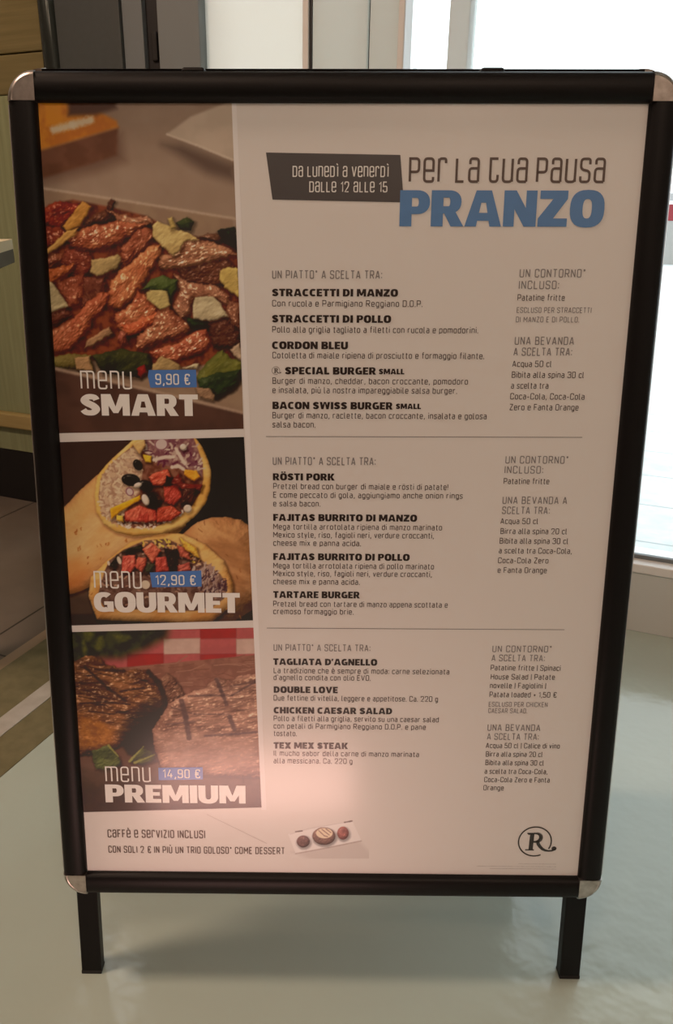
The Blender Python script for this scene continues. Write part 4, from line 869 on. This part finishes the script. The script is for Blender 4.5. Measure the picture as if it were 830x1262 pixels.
K_BIT = [(-229.0, 470.3), (-218.1, 479.5), (-209.8, 473.8), (-201.7, 461.4), (-196.8, 447.7), (-213.2, 436.0), (-222.7, 438.2)]
K_LEFT = [(-346.6, 490.9), (-323.8, 502.3), (-311.0, 503.5), (-293.7, 491.3), (-274.0, 484.7), (-253.9, 484.8), (-242.2, 484.9), (-230.1, 470.3), (-221.4, 446.3), (-225.2, 427.8), (-240.7, 414.8), (-262.8, 400.6), (-279.9, 380.4), (-303.4, 365.9), (-354.7, 360.7)]
K_LEFT_ORANGE = [(-338.1, 421.0), (-312.6, 416.5), (-289.8, 398.0), (-295.0, 381.4), (-315.0, 371.8), (-338.8, 371.6)]
K_LEFT_DARK = [(-220.4, 445.2), (-223.2, 424.3), (-257.6, 396.0), (-282.2, 376.8), (-285.8, 392.2), (-269.4, 421.6), (-241.8, 442.7)]
K_MARKS_LEFT = [([(-324.6, 487.6), (-309.6, 471.9), (-296.5, 458.3), (-274.9, 441.2)], 4), ([(-334.0, 436.1), (-300.7, 438.7), (-268.8, 435.5)], 2.4), ([(-280.1, 453.8), (-262.5, 457.4), (-249.1, 458.7)], 3), ([(-311.0, 484.4), (-287.8, 483.4), (-274.1, 482.4)], 4), ([(-242.4, 481.5), (-231.2, 468.0), (-224.6, 454.3), (-221.7, 435.9)], 7), ([(-333.3, 466.0), (-301.4, 465.1)], 2), ([(-335.5, 446.5), (-313.3, 442.0)], 1.6), ([(-322.1, 475.2), (-305.0, 478.7), (-277.7, 472.1)], 1.6), ([(-322.8, 425.8), (-296.2, 421.3), (-269.2, 426.2)], 2)]
K_GAP = [(-262.7, 401.8), (-241.8, 414.8), (-227.2, 431.2), (-230.0, 414.9), (-240.3, 398.5), (-239.2, 368.9), (-252.8, 355.7), (-274.2, 362.6), (-282.2, 378.0)]
K_RIGHT = [(-87.0, 485.1), (-104.6, 480.4), (-127.6, 475.7), (-133.7, 469.9), (-153.7, 474.3), (-169.2, 460.5), (-190.8, 452.3), (-217.4, 437.1), (-223.2, 425.5), (-229.9, 416.1), (-240.2, 399.6), (-239.7, 384.3), (-236.2, 363.0), (-229.4, 341.5), (-196.9, 333.4), (-142.5, 330.3), (-88.0, 330.8)]
K_RIGHT_SOFT = [(-231.9, 392.6), (-195.0, 398.9), (-100.6, 385.6), (-100.9, 340.3), (-212.9, 345.3), (-228.6, 363.1)]
K_MARKS_RIGHT = [([(-153.8, 472.0), (-147.7, 455.0), (-141.2, 436.6)], 5), ([(-137.7, 419.3), (-131.6, 401.8)], 6), ([(-191.0, 447.7), (-161.7, 449.1), (-134.0, 449.4), (-103.0, 469.0)], 2.4), ([(-200.2, 440.7), (-195.6, 417.6), (-192.1, 388.3)], 7), ([(-170.5, 390.9), (-136.0, 393.5), (-98.3, 397.4)], 3), ([(-213.3, 431.4), (-183.7, 422.3), (-140.8, 422.7)], 1.5), ([(-221.7, 406.8), (-183.9, 411.8)], 1.6), ([(-134.9, 461.9), (-99.8, 471.4)], 1.8)]
K_HERB = [([(-323.9, 366.9), (-300.6, 376.6), (-285.3, 357.8), (-283.6, 347.0), (-305.9, 338.4), (-318.8, 340.6)], (82, 82, 48), (60, 60, 38)), ([(-272.5, 353.1), (-254.3, 372.3), (-239.3, 367.7), (-237.6, 355.8), (-255.3, 346.1)], (64, 64, 36), (46, 48, 28))]
K_STEMS = [[(-272.5, 353.1), (-253.1, 374.7)], [(-266.0, 350.8), (-238.4, 363.0)], [(-299.6, 375.5), (-287.4, 360.1)]]
K_FLOOR = [(-355.4, 349.9), (-319.0, 338.2), (-272.8, 344.7), (-234.6, 346.3), (-191.5, 332.2), (-88.0, 328.4), (-88.3, 267.2), (-360.7, 264.4)]
Q_DESSERT = [(-71.75, 276.04), (49.28, 277.3), (50.83, 208.51), (-64.67, 207.23)]
D_SHADE = [(-55.2, 217.5), (33.5, 239.8), (67.8, 198.5), (-10.4, 197.6)]
D_PLATE = [(-60.4, 245.1), (-50.0, 215.5), (39.7, 236.4), (26.9, 266.6)]
D_EDGE = [(-50.0, 215.0), (-5.1, 224.8), (39.7, 235.8)]
D_FAR = [(-57.4, 245.1), (-33.1, 254.1), (27.0, 265.9)]
D_BALLS = [(-39.64, 234.03, 8.88, 9.16, (98, 64, 54)), (-11.41, 242.49, 15.73, 13.48, (106, 70, 56)), (14.55, 247.39, 7.75, 9.97, (126, 66, 54))]
D_CREAM = (-10.9, 247.12, 11.51, 7.98)
D_DRIZZLE = [[(-18.7, 251.2), (-10.9, 243.1), (-6.4, 241.9)], [(-14.3, 253.1), (-4.2, 244.4)], [(-8.8, 253.8), (-2.1, 248.2)]]
D_BITS = [[(-50.2, 249.0), (-41.4, 250.3)], [(16.5, 264.0), (26.4, 266.2)]]
# ------------------------------------------------------------------ printed pictures, drawn in poster millimetres
def value_noise(X, Y, scale, seed, octaves=3):
    out = np.zeros_like(X); amp = 1.0; tot = 0
    rng = np.random.RandomState(seed)
    for _ in range(octaves):
        g = rng.rand(128, 128)
        x = X / scale + 37.3; y = Y / scale + 91.7
        xi = np.floor(x).astype(int); yi = np.floor(y).astype(int)
        fx = x - xi; fy = y - yi
        fx = fx * fx * (3 - 2 * fx); fy = fy * fy * (3 - 2 * fy)
        a = g[yi % 128, xi % 128]; b = g[yi % 128, (xi + 1) % 128]; c = g[(yi + 1) % 128, xi % 128]; d = g[(yi + 1) % 128, (xi + 1) % 128]
        out += amp * ((a * (1 - fx) + b * fx) * (1 - fy) + (c * (1 - fx) + d * fx) * fy)
        tot += amp; amp *= .55; scale *= .5
    return out / tot
def smooth(a, b, x):
    t = np.clip((x - a) / (b - a), 0, 1); return t * t * (3 - 2 * t)

class Picture:
    def __init__(self, quad, base, step=.75):
        xs = [p[0] for p in quad]; ys = [p[1] for p in quad]
        self.quad = quad; self.step = step
        self.x0, self.y0 = min(xs) - 2, min(ys) - 2
        nx = int((max(xs) + 2 - self.x0) / step) + 2; ny = int((max(ys) + 2 - self.y0) / step) + 2
        self.X, self.Y = np.meshgrid(self.x0 + np.arange(nx) * step, self.y0 + np.arange(ny) * step)
        self.C = np.zeros((ny, nx, 3)) + np.array(base, float)
        self.seed = 1
    def window(self, pts, pad):
        xs = [p[0] for p in pts]; ys = [p[1] for p in pts]; s = self.step
        i0 = max(0, int((min(xs) - pad - self.x0) / s)); i1 = min(self.X.shape[1], int((max(xs) + pad - self.x0) / s) + 2)
        j0 = max(0, int((min(ys) - pad - self.y0) / s)); j1 = min(self.X.shape[0], int((max(ys) + pad - self.y0) / s) + 2)
        return (slice(j0, j1), slice(i0, i1))
    def inside(self, pts, X, Y):
        """signed distance in mm, positive inside the outline"""
        d2 = np.full(X.shape, 1e9); ins = np.zeros(X.shape, bool); n = len(pts)
        for i in range(n):
            ax, ay = pts[i]; bx, by = pts[(i + 1) % n]; ex, ey = bx - ax, by - ay
            t = np.clip(((X - ax) * ex + (Y - ay) * ey) / (ex * ex + ey * ey + 1e-9), 0, 1)
            d2 = np.minimum(d2, (X - ax - t * ex) ** 2 + (Y - ay - t * ey) ** 2)
            cr = (ay > Y) != (by > Y)
            ins ^= cr & (X < (bx - ax) * (Y - ay) / ((by - ay) if by != ay else 1e-9) + ax)
        return np.sqrt(d2) * np.where(ins, 1, -1)
    def mix(self, win, col_, mask):
        self.C[win] = self.C[win] * (1 - mask[..., None]) + col_ * mask[..., None]
    def flatshape(self, pts, c, soft=.6, c2=None, grain=4, alpha=1.0, seed=None):
        self.seed += 1; w = self.window(pts, soft * 2 + 1); X, Y = self.X[w], self.Y[w]
        if not X.size: return
        m = smooth(-soft, soft, self.inside(pts, X, Y)) * alpha
        col_ = np.array(c, float)
        if c2 is not None:
            n = smooth(.3, .7, value_noise(X, Y, grain, self.seed))[..., None]
            col_ = np.array(c, float) * (1 - n) + np.array(c2, float) * n
        self.mix(w, col_ + np.zeros(X.shape + (3,)), m)
    def oval(self, cx, cy, rx, ry, c, ang=0, soft=.5, ring=None, alpha=1.0):
        a = math.radians(ang)
        pts = [(cx + rx * math.cos(t) * math.cos(a) - ry * math.sin(t) * math.sin(a), cy + rx * math.cos(t) * math.sin(a) + ry * math.sin(t) * math.cos(a)) for t in np.linspace(0, 2 * math.pi, 25)[:-1]]
        if ring:
            w = self.window(pts, 2); X, Y = self.X[w], self.Y[w]; sd = self.inside(pts, X, Y)
            self.mix(w, np.array(c, float) + np.zeros(X.shape + (3,)), smooth(-soft, soft, sd) * smooth(-soft, soft, ring - sd) * alpha)
        else: self.flatshape(pts, c, soft, alpha=alpha)
        return pts
    def line(self, pts, width, c, soft=.6, alpha=1.0, taper=False):
        for i in range(len(pts) - 1):
            (ax, ay), (bx, by) = pts[i], pts[i + 1]
            w = self.window([pts[i], pts[i + 1]], width + soft + 1); X, Y = self.X[w], self.Y[w]
            if not X.size: continue
            ex, ey = bx - ax, by - ay
            t = np.clip(((X - ax) * ex + (Y - ay) * ey) / (ex * ex + ey * ey + 1e-9), 0, 1)
            d = np.hypot(X - ax - t * ex, Y - ay - t * ey)
            wd = width / 2 * ((1 - .7 * t) if taper else 1)
            d = d + .35 * width * (value_noise(X, Y, 2.2, 5 + i, 2) - .5)
            self.mix(w, np.array(c, float) + np.zeros(X.shape + (3,)), smooth(soft, -soft, d - wd) * alpha)
    def blob(self, pts, c1, c2, r=7.0, warp=1.6, bump=2.2, grain=4.0, ang=0, stretch=2.0, spec=.5, shadow=.36, light=(-.35, .55, .75), soft=.5, gain=1.0, shiny=18):
        """a rounded lump of food, as the printed picture shows it"""
        self.seed += 3; s = self.seed
        pad = r + 4; w = self.window(pts, pad); X, Y = self.X[w], self.Y[w]
        if X.size < 9 or min(X.shape) < 3: return
        Xw = X + warp * 2 * (value_noise(X, Y, 5, s) - .5); Yw = Y + warp * 2 * (value_noise(X, Y, 5, s + 40) - .5)
        sd = self.inside(pts, Xw, Yw)
        sh = self.inside(pts, Xw - 1.2, Yw + 2.0)
        self.C[w] *= (1 - shadow * smooth(-4.0, 1.0, sh) * smooth(.8, -.8, sd))[..., None]
        a = math.radians(ang); U = X * math.cos(a) + Y * math.sin(a); Vv = -X * math.sin(a) + Y * math.cos(a)
        t = np.clip(sd / r, 0, 1)
        h = r * .8 * np.sqrt(np.clip(1 - (1 - t) ** 2, 0, 1)) + bump * (value_noise(U / stretch, Vv, grain, s + 7, 4) - .5) + .35 * bump * (value_noise(U / stretch, Vv, grain * .35, s + 9, 2) - .5)
        gy, gx = np.gradient(h, self.step)
        nz = 1 / np.sqrt(1 + gx * gx + gy * gy); nx, ny = -gx * nz, -gy * nz
        l = np.array(light) / np.linalg.norm(light)
        diff = np.clip(nx * l[0] + ny * l[1] + nz * l[2], 0, 1)
        hv = l + np.array([0, 0, 1.0]); hv /= np.linalg.norm(hv)
        sp_ = np.clip(nx * hv[0] + ny * hv[1] + nz * hv[2], 0, 1) ** shiny * smooth(.45, .75, value_noise(X, Y, 3.2, s + 11, 3)) * spec
        n = smooth(.28, .72, value_noise(U / stretch, Vv, grain * 1.6, s + 5, 3))[..., None]
        col_ = (np.array(c1, float) * (1 - n) + np.array(c2, float) * n) * (.52 + .62 * diff)[..., None] * gain
        col_ = col_ + sp_[..., None] * np.array([118, 100, 84.0])
        self.mix(w, col_, smooth(-soft, soft, sd))
    def darken(self, fn):
        self.C *= fn(self.X, self.Y)[..., None]
    def streaks(self, pts, colours, count, length, width, seed, ang=(0, 180)):
        rng = random.Random(seed); xs = [p[0] for p in pts]; ys = [p[1] for p in pts]; done = 0; tries = 0
        while done < count and tries < count * 20:
            tries += 1
            x, y = rng.uniform(min(xs), max(xs)), rng.uniform(min(ys), max(ys))
            if self.inside(pts, np.array([[x]]), np.array([[y]]))[0, 0] < .3: continue
            a = math.radians(rng.uniform(*ang)); L = length * rng.uniform(.6, 1.3); k = rng.uniform(-.5, .5)
            p = [(x - math.cos(a) * L / 2, y - math.sin(a) * L / 2), (x + k, y - k), (x + math.cos(a + k) * L / 2, y + math.sin(a + k) * L / 2)]
            self.line(p, width * rng.uniform(.7, 1.3), rng.choice(colours), .4); done += 1
    def build(self, name, label, d=.00018, warm=True):
        q = self.quad; W = max(math.dist(q[0], q[1]), math.dist(q[3], q[2])); Hh = max(math.dist(q[0], q[3]), math.dist(q[1], q[2]))
        nx, ny = int(W / self.step), int(Hh / self.step)
        s, t = np.meshgrid(np.linspace(0, 1, nx), np.linspace(0, 1, ny))       # s right, t down
        Q = np.array(q, float)
        Pm = (Q[0] * ((1 - s) * (1 - t))[..., None] + Q[1] * (s * (1 - t))[..., None] + Q[2] * (s * t)[..., None] + Q[3] * ((1 - s) * t)[..., None])
        fx = np.clip((Pm[..., 0] - self.x0) / self.step, 0, self.X.shape[1] - 1.001); fy = np.clip((Pm[..., 1] - self.y0) / self.step, 0, self.X.shape[0] - 1.001)
        ix, iy = fx.astype(int), fy.astype(int); ax, ay = (fx - ix)[..., None], (fy - iy)[..., None]
        C = self.C
        col_ = C[iy, ix] * (1 - ax) * (1 - ay) + C[iy, ix + 1] * ax * (1 - ay) + C[iy + 1, ix] * (1 - ax) * ay + C[iy + 1, ix + 1] * ax * ay
        col_ = col_ * (np.array([.95, .90, .81]) if warm else 1.0)          # the print sits on the warm side
        lim = np.array([178, 152, 136.]); k = .72 * lim; col_ = np.where((col_ > k) & warm, k + (lim - k) * np.tanh((col_ - k) / (lim - k)), col_)
        c = np.clip(col_, 0, 255) / 255
        L = np.where(c <= .04045, c / 12.92, ((c + .055) / 1.055) ** 2.4)
        L = np.clip((L - np.array(SHEEN)) / (np.array(REF) - np.array(SHEEN)) * .80, .003, .92)
        co = np.zeros((ny * nx, 3)); co[:, :2] = Pm.reshape(-1, 2) / 1000; co[:, 2] = d
        idx = np.arange(ny * nx).reshape(ny, nx)
        faces = np.stack([idx[1:, :-1], idx[1:, 1:], idx[:-1, 1:], idx[:-1, :-1]], -1).reshape(-1, 4)
        me = bpy.data.meshes.new(name)
        me.vertices.add(len(co)); me.vertices.foreach_set('co', co.ravel())
        me.loops.add(faces.size); me.loops.foreach_set('vertex_index', faces.ravel())
        me.polygons.add(len(faces)); me.polygons.foreach_set('loop_start', np.arange(0, faces.size, 4)); me.polygons.foreach_set('loop_total', np.full(len(faces), 4))
        me.update(); me.validate()
        at = me.color_attributes.new('print', 'FLOAT_COLOR', 'POINT')
        rgba = np.ones((ny * nx, 4), np.float32); rgba[:, :3] = L.reshape(-1, 3)
        at.data.foreach_set('color', rgba.ravel())
        me.materials.append(M_print)
        o = bpy.data.objects.new(name, me); col.objects.link(o); o.parent = poster; o['label'] = label
        return o

M_print = mat('printed_picture_ink', (.5, .5, .5), **GLOSS)
_a = M_print.node_tree.nodes.new('ShaderNodeAttribute'); _a.attribute_name = 'print'
M_print.node_tree.links.new(_a.outputs['Color'], M_print.node_tree.nodes['Principled BSDF'].inputs['Base Color'])

# --- grilled meat strips with cheese and leaves
pic = Picture(Q_STRIPS, (128, 102, 88))
pic.C += ((pic.Y - 1080) / 90 * -10)[..., None] * np.array([1, .9, .85])
pic.C += (value_noise(pic.X, pic.Y, 30, 3)[..., None] - .5) * 12
pic.flatshape(S_PLATE_SHADE, (84, 64, 55), 9)
pic.flatshape(S_PLATE, (150, 126, 112), 2.2, (158, 132, 118), 20)
pic.line(S_PLATE_EDGE, 2.2, (172, 146, 132), 1.2, .8)
pic.flatshape(S_BOX_SHADE, (98, 72, 60), 9)
pic.flatshape(S_BOX_SIDE, (84, 53, 40), 3, (94, 60, 46), 20)
pic.flatshape(S_BOX_TOP, (168, 100, 40), 3, (150, 84, 34), 14)
pic.flatshape(S_BOX_DARK, (70, 48, 40), 4)
pic.flatshape(S_BOX_POST, (176, 104, 38), 3)
pic.line(S_BOX_STREAK, 7.5, (176, 148, 126), 3, .9)
pic.flatshape(S_DISH, (122, 94, 78), 2.0, (128, 100, 82), 20)
pic.line(S_DISH_RIM, 2.6, (156, 128, 112), 1.6, .9)
pic.flatshape(S_PILE, (78, 42, 32), 2.0, (112, 58, 42), 7)
for pts, c, c2, sp_, ang in S_MEAT_BACK:
    pic.blob(pts, c, c2, 7.5, 2.2, 3.0, 4.6, ang, 2.0, sp_ * 1.5, .34, soft=.9)
for pts, c, c2 in S_GREEN_BACK:
    pic.blob(pts, c, c2, 7, 1.4, 1.2, 8, 20, 2, .12)
for pts, c, c2, sp_, ang in S_MEAT:
    c, c2 = [tuple(.82 * x + .18 * m_ for x, m_ in zip(k_, (122, 84, 66))) for k_ in (c, c2)]
    pic.blob(pts, c, c2, 7.5, 2.2, 3.2, 4.6, ang, 2.0, sp_ * 1.8, .34, soft=.9)
for pts, c, c2 in S_GREEN:
    pic.blob(pts, c, c2, 8, 1.6, 1.6, 9, 35, 2.2, .15)
for pts, c in S_CHEESE:
    c = (c[0] * .97, c[1] * .93, c[2] * .88)
    pic.blob(pts, c, tuple(x * .84 for x in c), 2.8, 1.5, 1.2, 5, 30, 2, .12, .36, gain=.9, soft=.9)
pic.flatshape(S_FRONT, (78, 54, 46), 2.5, (70, 50, 43), 30)
pic.line(S_FRONT_RIM, 3.0, (146, 116, 100), 1.6, .8)
pic.build('food_photo', 'printed picture of grilled meat strips with cheese shavings and salad leaves')

# --- cut burritos
pic = Picture(Q_BURRITO, (58, 44, 39))
_k = smooth(-215, -165, pic.X)[..., None]
pic.C[:] = np.array([60, 45, 40.]) * (1 - _k) + np.array([31, 32, 37.]) * _k
pic.flatshape(B_TABLE, (84, 62, 52), 1.6, (76, 56, 47), 25)
pic.flatshape(B_TABLE_EDGE, (64, 47, 41), 1.6)
pic.flatshape(B_TABLE_DARK, (40, 34, 34), 10)
pic.blob(B_LOWER_BODY, (172, 116, 78), (150, 98, 64), 34, 1.0, 1.0, 7, -30, 3, .05, .4, light=(-.5, .55, .7))
pic.streaks(B_LOWER_BODY, [(118, 72, 46), (135, 84, 52)], 26, 5, 1.1, 4, (100, 150))
pic.blob(B_UPPER_BODY, (196, 136, 92), (184, 122, 78), 30, .8, .9, 12, 40, 2, .04, .5, light=(-.1, .5, .8))
pic.flatshape(B_UPPER_GLOW, (186, 100, 52), 12, alpha=.6)
pic.streaks(B_UPPER_SPOTS, [(160, 98, 54), (146, 84, 46)], 16, 3.4, 1.4, 8, (60, 120))
pic.blob(B_LOWER_RIM, (204, 146, 92), (188, 124, 70), 9, .8, .8, 10, 20, 2, .05, .45)
pic.streaks(B_LOWER_RIM, [(165, 104, 58), (150, 92, 50)], 16, 3.0, 1.3, 12, (0, 60))
pic.blob(B_UPPER_RIM, (206, 152, 92), (194, 132, 70), 5, .6, .6, 8, 0, 2, .05, .3)
pic.flatshape(B_UPPER_FILL, (120, 76, 60), .8, (92, 52, 42), 5)
pic.flatshape(B_RICE, (156, 118, 98), 1.5, (176, 136, 112), 3)
pic.streaks(B_RICE, [(198, 156, 128), (188, 146, 118), (178, 136, 110), (146, 106, 86)], 260, 5.0, 1.9, 21)
pic.streaks(B_CRUMBS, [(206, 174, 156), (186, 140, 114), (176, 126, 98)], 60, 3.5, 2.0, 23)
pic.flatshape(B_CABBAGE, (136, 98, 90), 1.2, (106, 64, 66), 4)
pic.streaks(B_CABBAGE, [(88, 44, 54), (102, 60, 66), (172, 142, 128), (160, 126, 114)], 60, 8, 2.2, 31)
for pts, c, c2, sp_, ang in B_MEAT:
    pic.blob(pts, c, c2, 3.2, 1.2, 2.0, 2.6, ang, 2.6, sp_, .5)
for pts, c in B_FLAT:
    pic.blob(pts, c, tuple(x * .86 for x in c), 2.2, .9, .8, 4, 20, 2, .1, .4)
for cx, cy, rx, ry, a in B_BEANS:
    p = pic.oval(cx, cy, rx, ry, (30, 26, 25), a); pic.blob(p, (38, 33, 32), (26, 22, 22), 4, .2, .2, 6, 0, 1, 1.0, .3, shiny=40)
for cx, cy, rx, ry, a in B_WHITE:
    p = pic.oval(cx, cy, rx, ry, (196, 168, 148), a); pic.blob(p, (200, 172, 152), (186, 156, 136), 2.5, .2, .3, 4, 0, 1, .1, .3)
for cx, cy, rx, ry in B_RINGS:
    pic.oval(cx, cy, rx, ry, (176, 144, 138), 20); pic.oval(cx, cy, rx, ry, (112, 66, 72), 20, .5, 1.3)
for p in B_STRIPS:
    pic.line(p, 4.2, (190, 156, 140), .8)
pic.flatshape(B_LOWER_FILL, (112, 80, 68), 1.0, (82, 54, 46), 5)
pic.streaks(B_LOWER_FILL, [(170, 130, 110), (150, 108, 90), (96, 64, 54)], 90, 4, 1.8, 41)
pic.streaks(B_LOWER_TOP, [(200, 146, 104), (184, 124, 80), (206, 160, 70)], 46, 4, 2.0, 42)
for pts, c, c2, sp_, ang in B_LOWER_MEAT:
    pic.blob(pts, c, c2, 3.2, 1.2, 2.0, 2.6, ang, 2.4, sp_, .5)
pic.streaks(B_SLAW, [(66, 42, 46), (78, 52, 54), (158, 130, 120), (146, 116, 106), (136, 102, 92)], 120, 7, 1.8, 44, (30, 100))
for cx, cy, rx, ry, a in B_WHITE_LOW:
    pic.oval(cx, cy, rx, ry, (186, 156, 136), a)
pic.darken(lambda X, Y: 1 - .18 * smooth(620, 560, Y))
pic.build('food_photo', 'printed picture of two cut burritos filled with meat, rice and beans')

# --- grilled steaks
pic = Picture(Q_STEAK, (88, 60, 50))
pic.C += (value_noise(pic.X, pic.Y, 26, 5)[..., None] - .5) * 14
for pts, c in K_CLOTH:
    pic.flatshape(pts, c, 1.4, tuple(x * 1.06 for x in c), 10)
pic.flatshape(K_BOARD, (122, 78, 64), 1.2, (108, 68, 56), 9)
pic.streaks(K_BOARD, [(134, 90, 74), (104, 64, 52), (128, 84, 70)], 60, 30, 1.2, 51, (4, 9))
pic.flatshape(K_DARK, (44, 40, 27), 9, (58, 54, 34), 12)
for cx, cy, rx, ry, a in K_LEAVES:
    pic.flatshape([(cx + rx * math.cos(t) * (1 + .3 * math.sin(2.6 * t + cx)), cy + ry * math.sin(t) * (1 + .3 * math.cos(1.7 * t + cy))) for t in np.linspace(0, 6.28, 15)[:-1]], (92, 84, 42), 3.5, (70, 66, 36), 6, .85)
pic.blob(K_BIT, (116, 78, 62), (92, 58, 46), 6, 1.4, 3.4, 3, 30, 2, .9, .5)
pic.blob(K_LEFT, (122, 76, 50), (74, 45, 31), 12, 2.4, 4.6, 5.6, -10, 3.2, 1.0, .5)
pic.flatshape(K_LEFT_ORANGE, (158, 94, 44), 7, (128, 74, 36), 5, .75)
pic.flatshape(K_LEFT_DARK, (44, 34, 26), 10, alpha=.75)
for p, wd in K_MARKS_LEFT:
    pic.line(p, wd, (50, 33, 25), 1.2, .85)
pic.flatshape(K_GAP, (34, 33, 23), 4)
pic.blob(K_RIGHT, (146, 102, 86), (100, 66, 54), 11, 2.0, 3.2, 6.5, 8, 3.0, .7, .5)
pic.flatshape(K_RIGHT_SOFT, (146, 108, 94), 12, (130, 92, 78), 12, .7)
for p, wd in K_MARKS_RIGHT:
    pic.line(p, wd, (70, 50, 48), 1.4, .75)
for pts, c, c2 in K_HERB:
    pic.blob(pts, c, c2, 4, 2.0, 2.0, 4, 20, 2, .1, .4)
for p in K_STEMS:
    pic.line(p, 3.6, (126, 118, 62), 1.0, .9, True)
pic.flatshape(K_FLOOR, (82, 58, 48), 5, (74, 54, 45), 14, .9)
pic.darken(lambda X, Y: 1 - .25 * smooth(350, 290, Y))
pic.build('food_photo', 'printed picture of two grilled steaks on a board by a red checked cloth')

# --- small dessert picture at the poster foot
pic = Picture(Q_DESSERT, (168, 143, 126), .5)
pic.flatshape(D_SHADE, (158, 133, 117), 5)
pic.flatshape(D_PLATE, (176, 151, 135), .8)
pic.line(D_EDGE, 1.5, (134, 108, 95), .9, .9)
pic.line(D_FAR, .8, (150, 126, 112), .6, .8)
for cx, cy, rx, ry, c in D_BALLS:
    p = pic.oval(cx, cy, rx, ry, c); pic.blob(p, c, tuple(x * .85 for x in c), 5, .5, .8, 2, 0, 1, .25, .35)
cx, cy, rx, ry = D_CREAM
pic.oval(cx, cy, rx, ry, (176, 142, 112), 0, .7)
for p in D_DRIZZLE: pic.line(p, 1.2, (104, 68, 54), .6, .9)
for p in D_BITS: pic.line(p, 1.8, (74, 52, 44), .7, .9)
pic.build('dessert_photo', 'small printed picture of desserts on a narrow white plate', .00012, False)
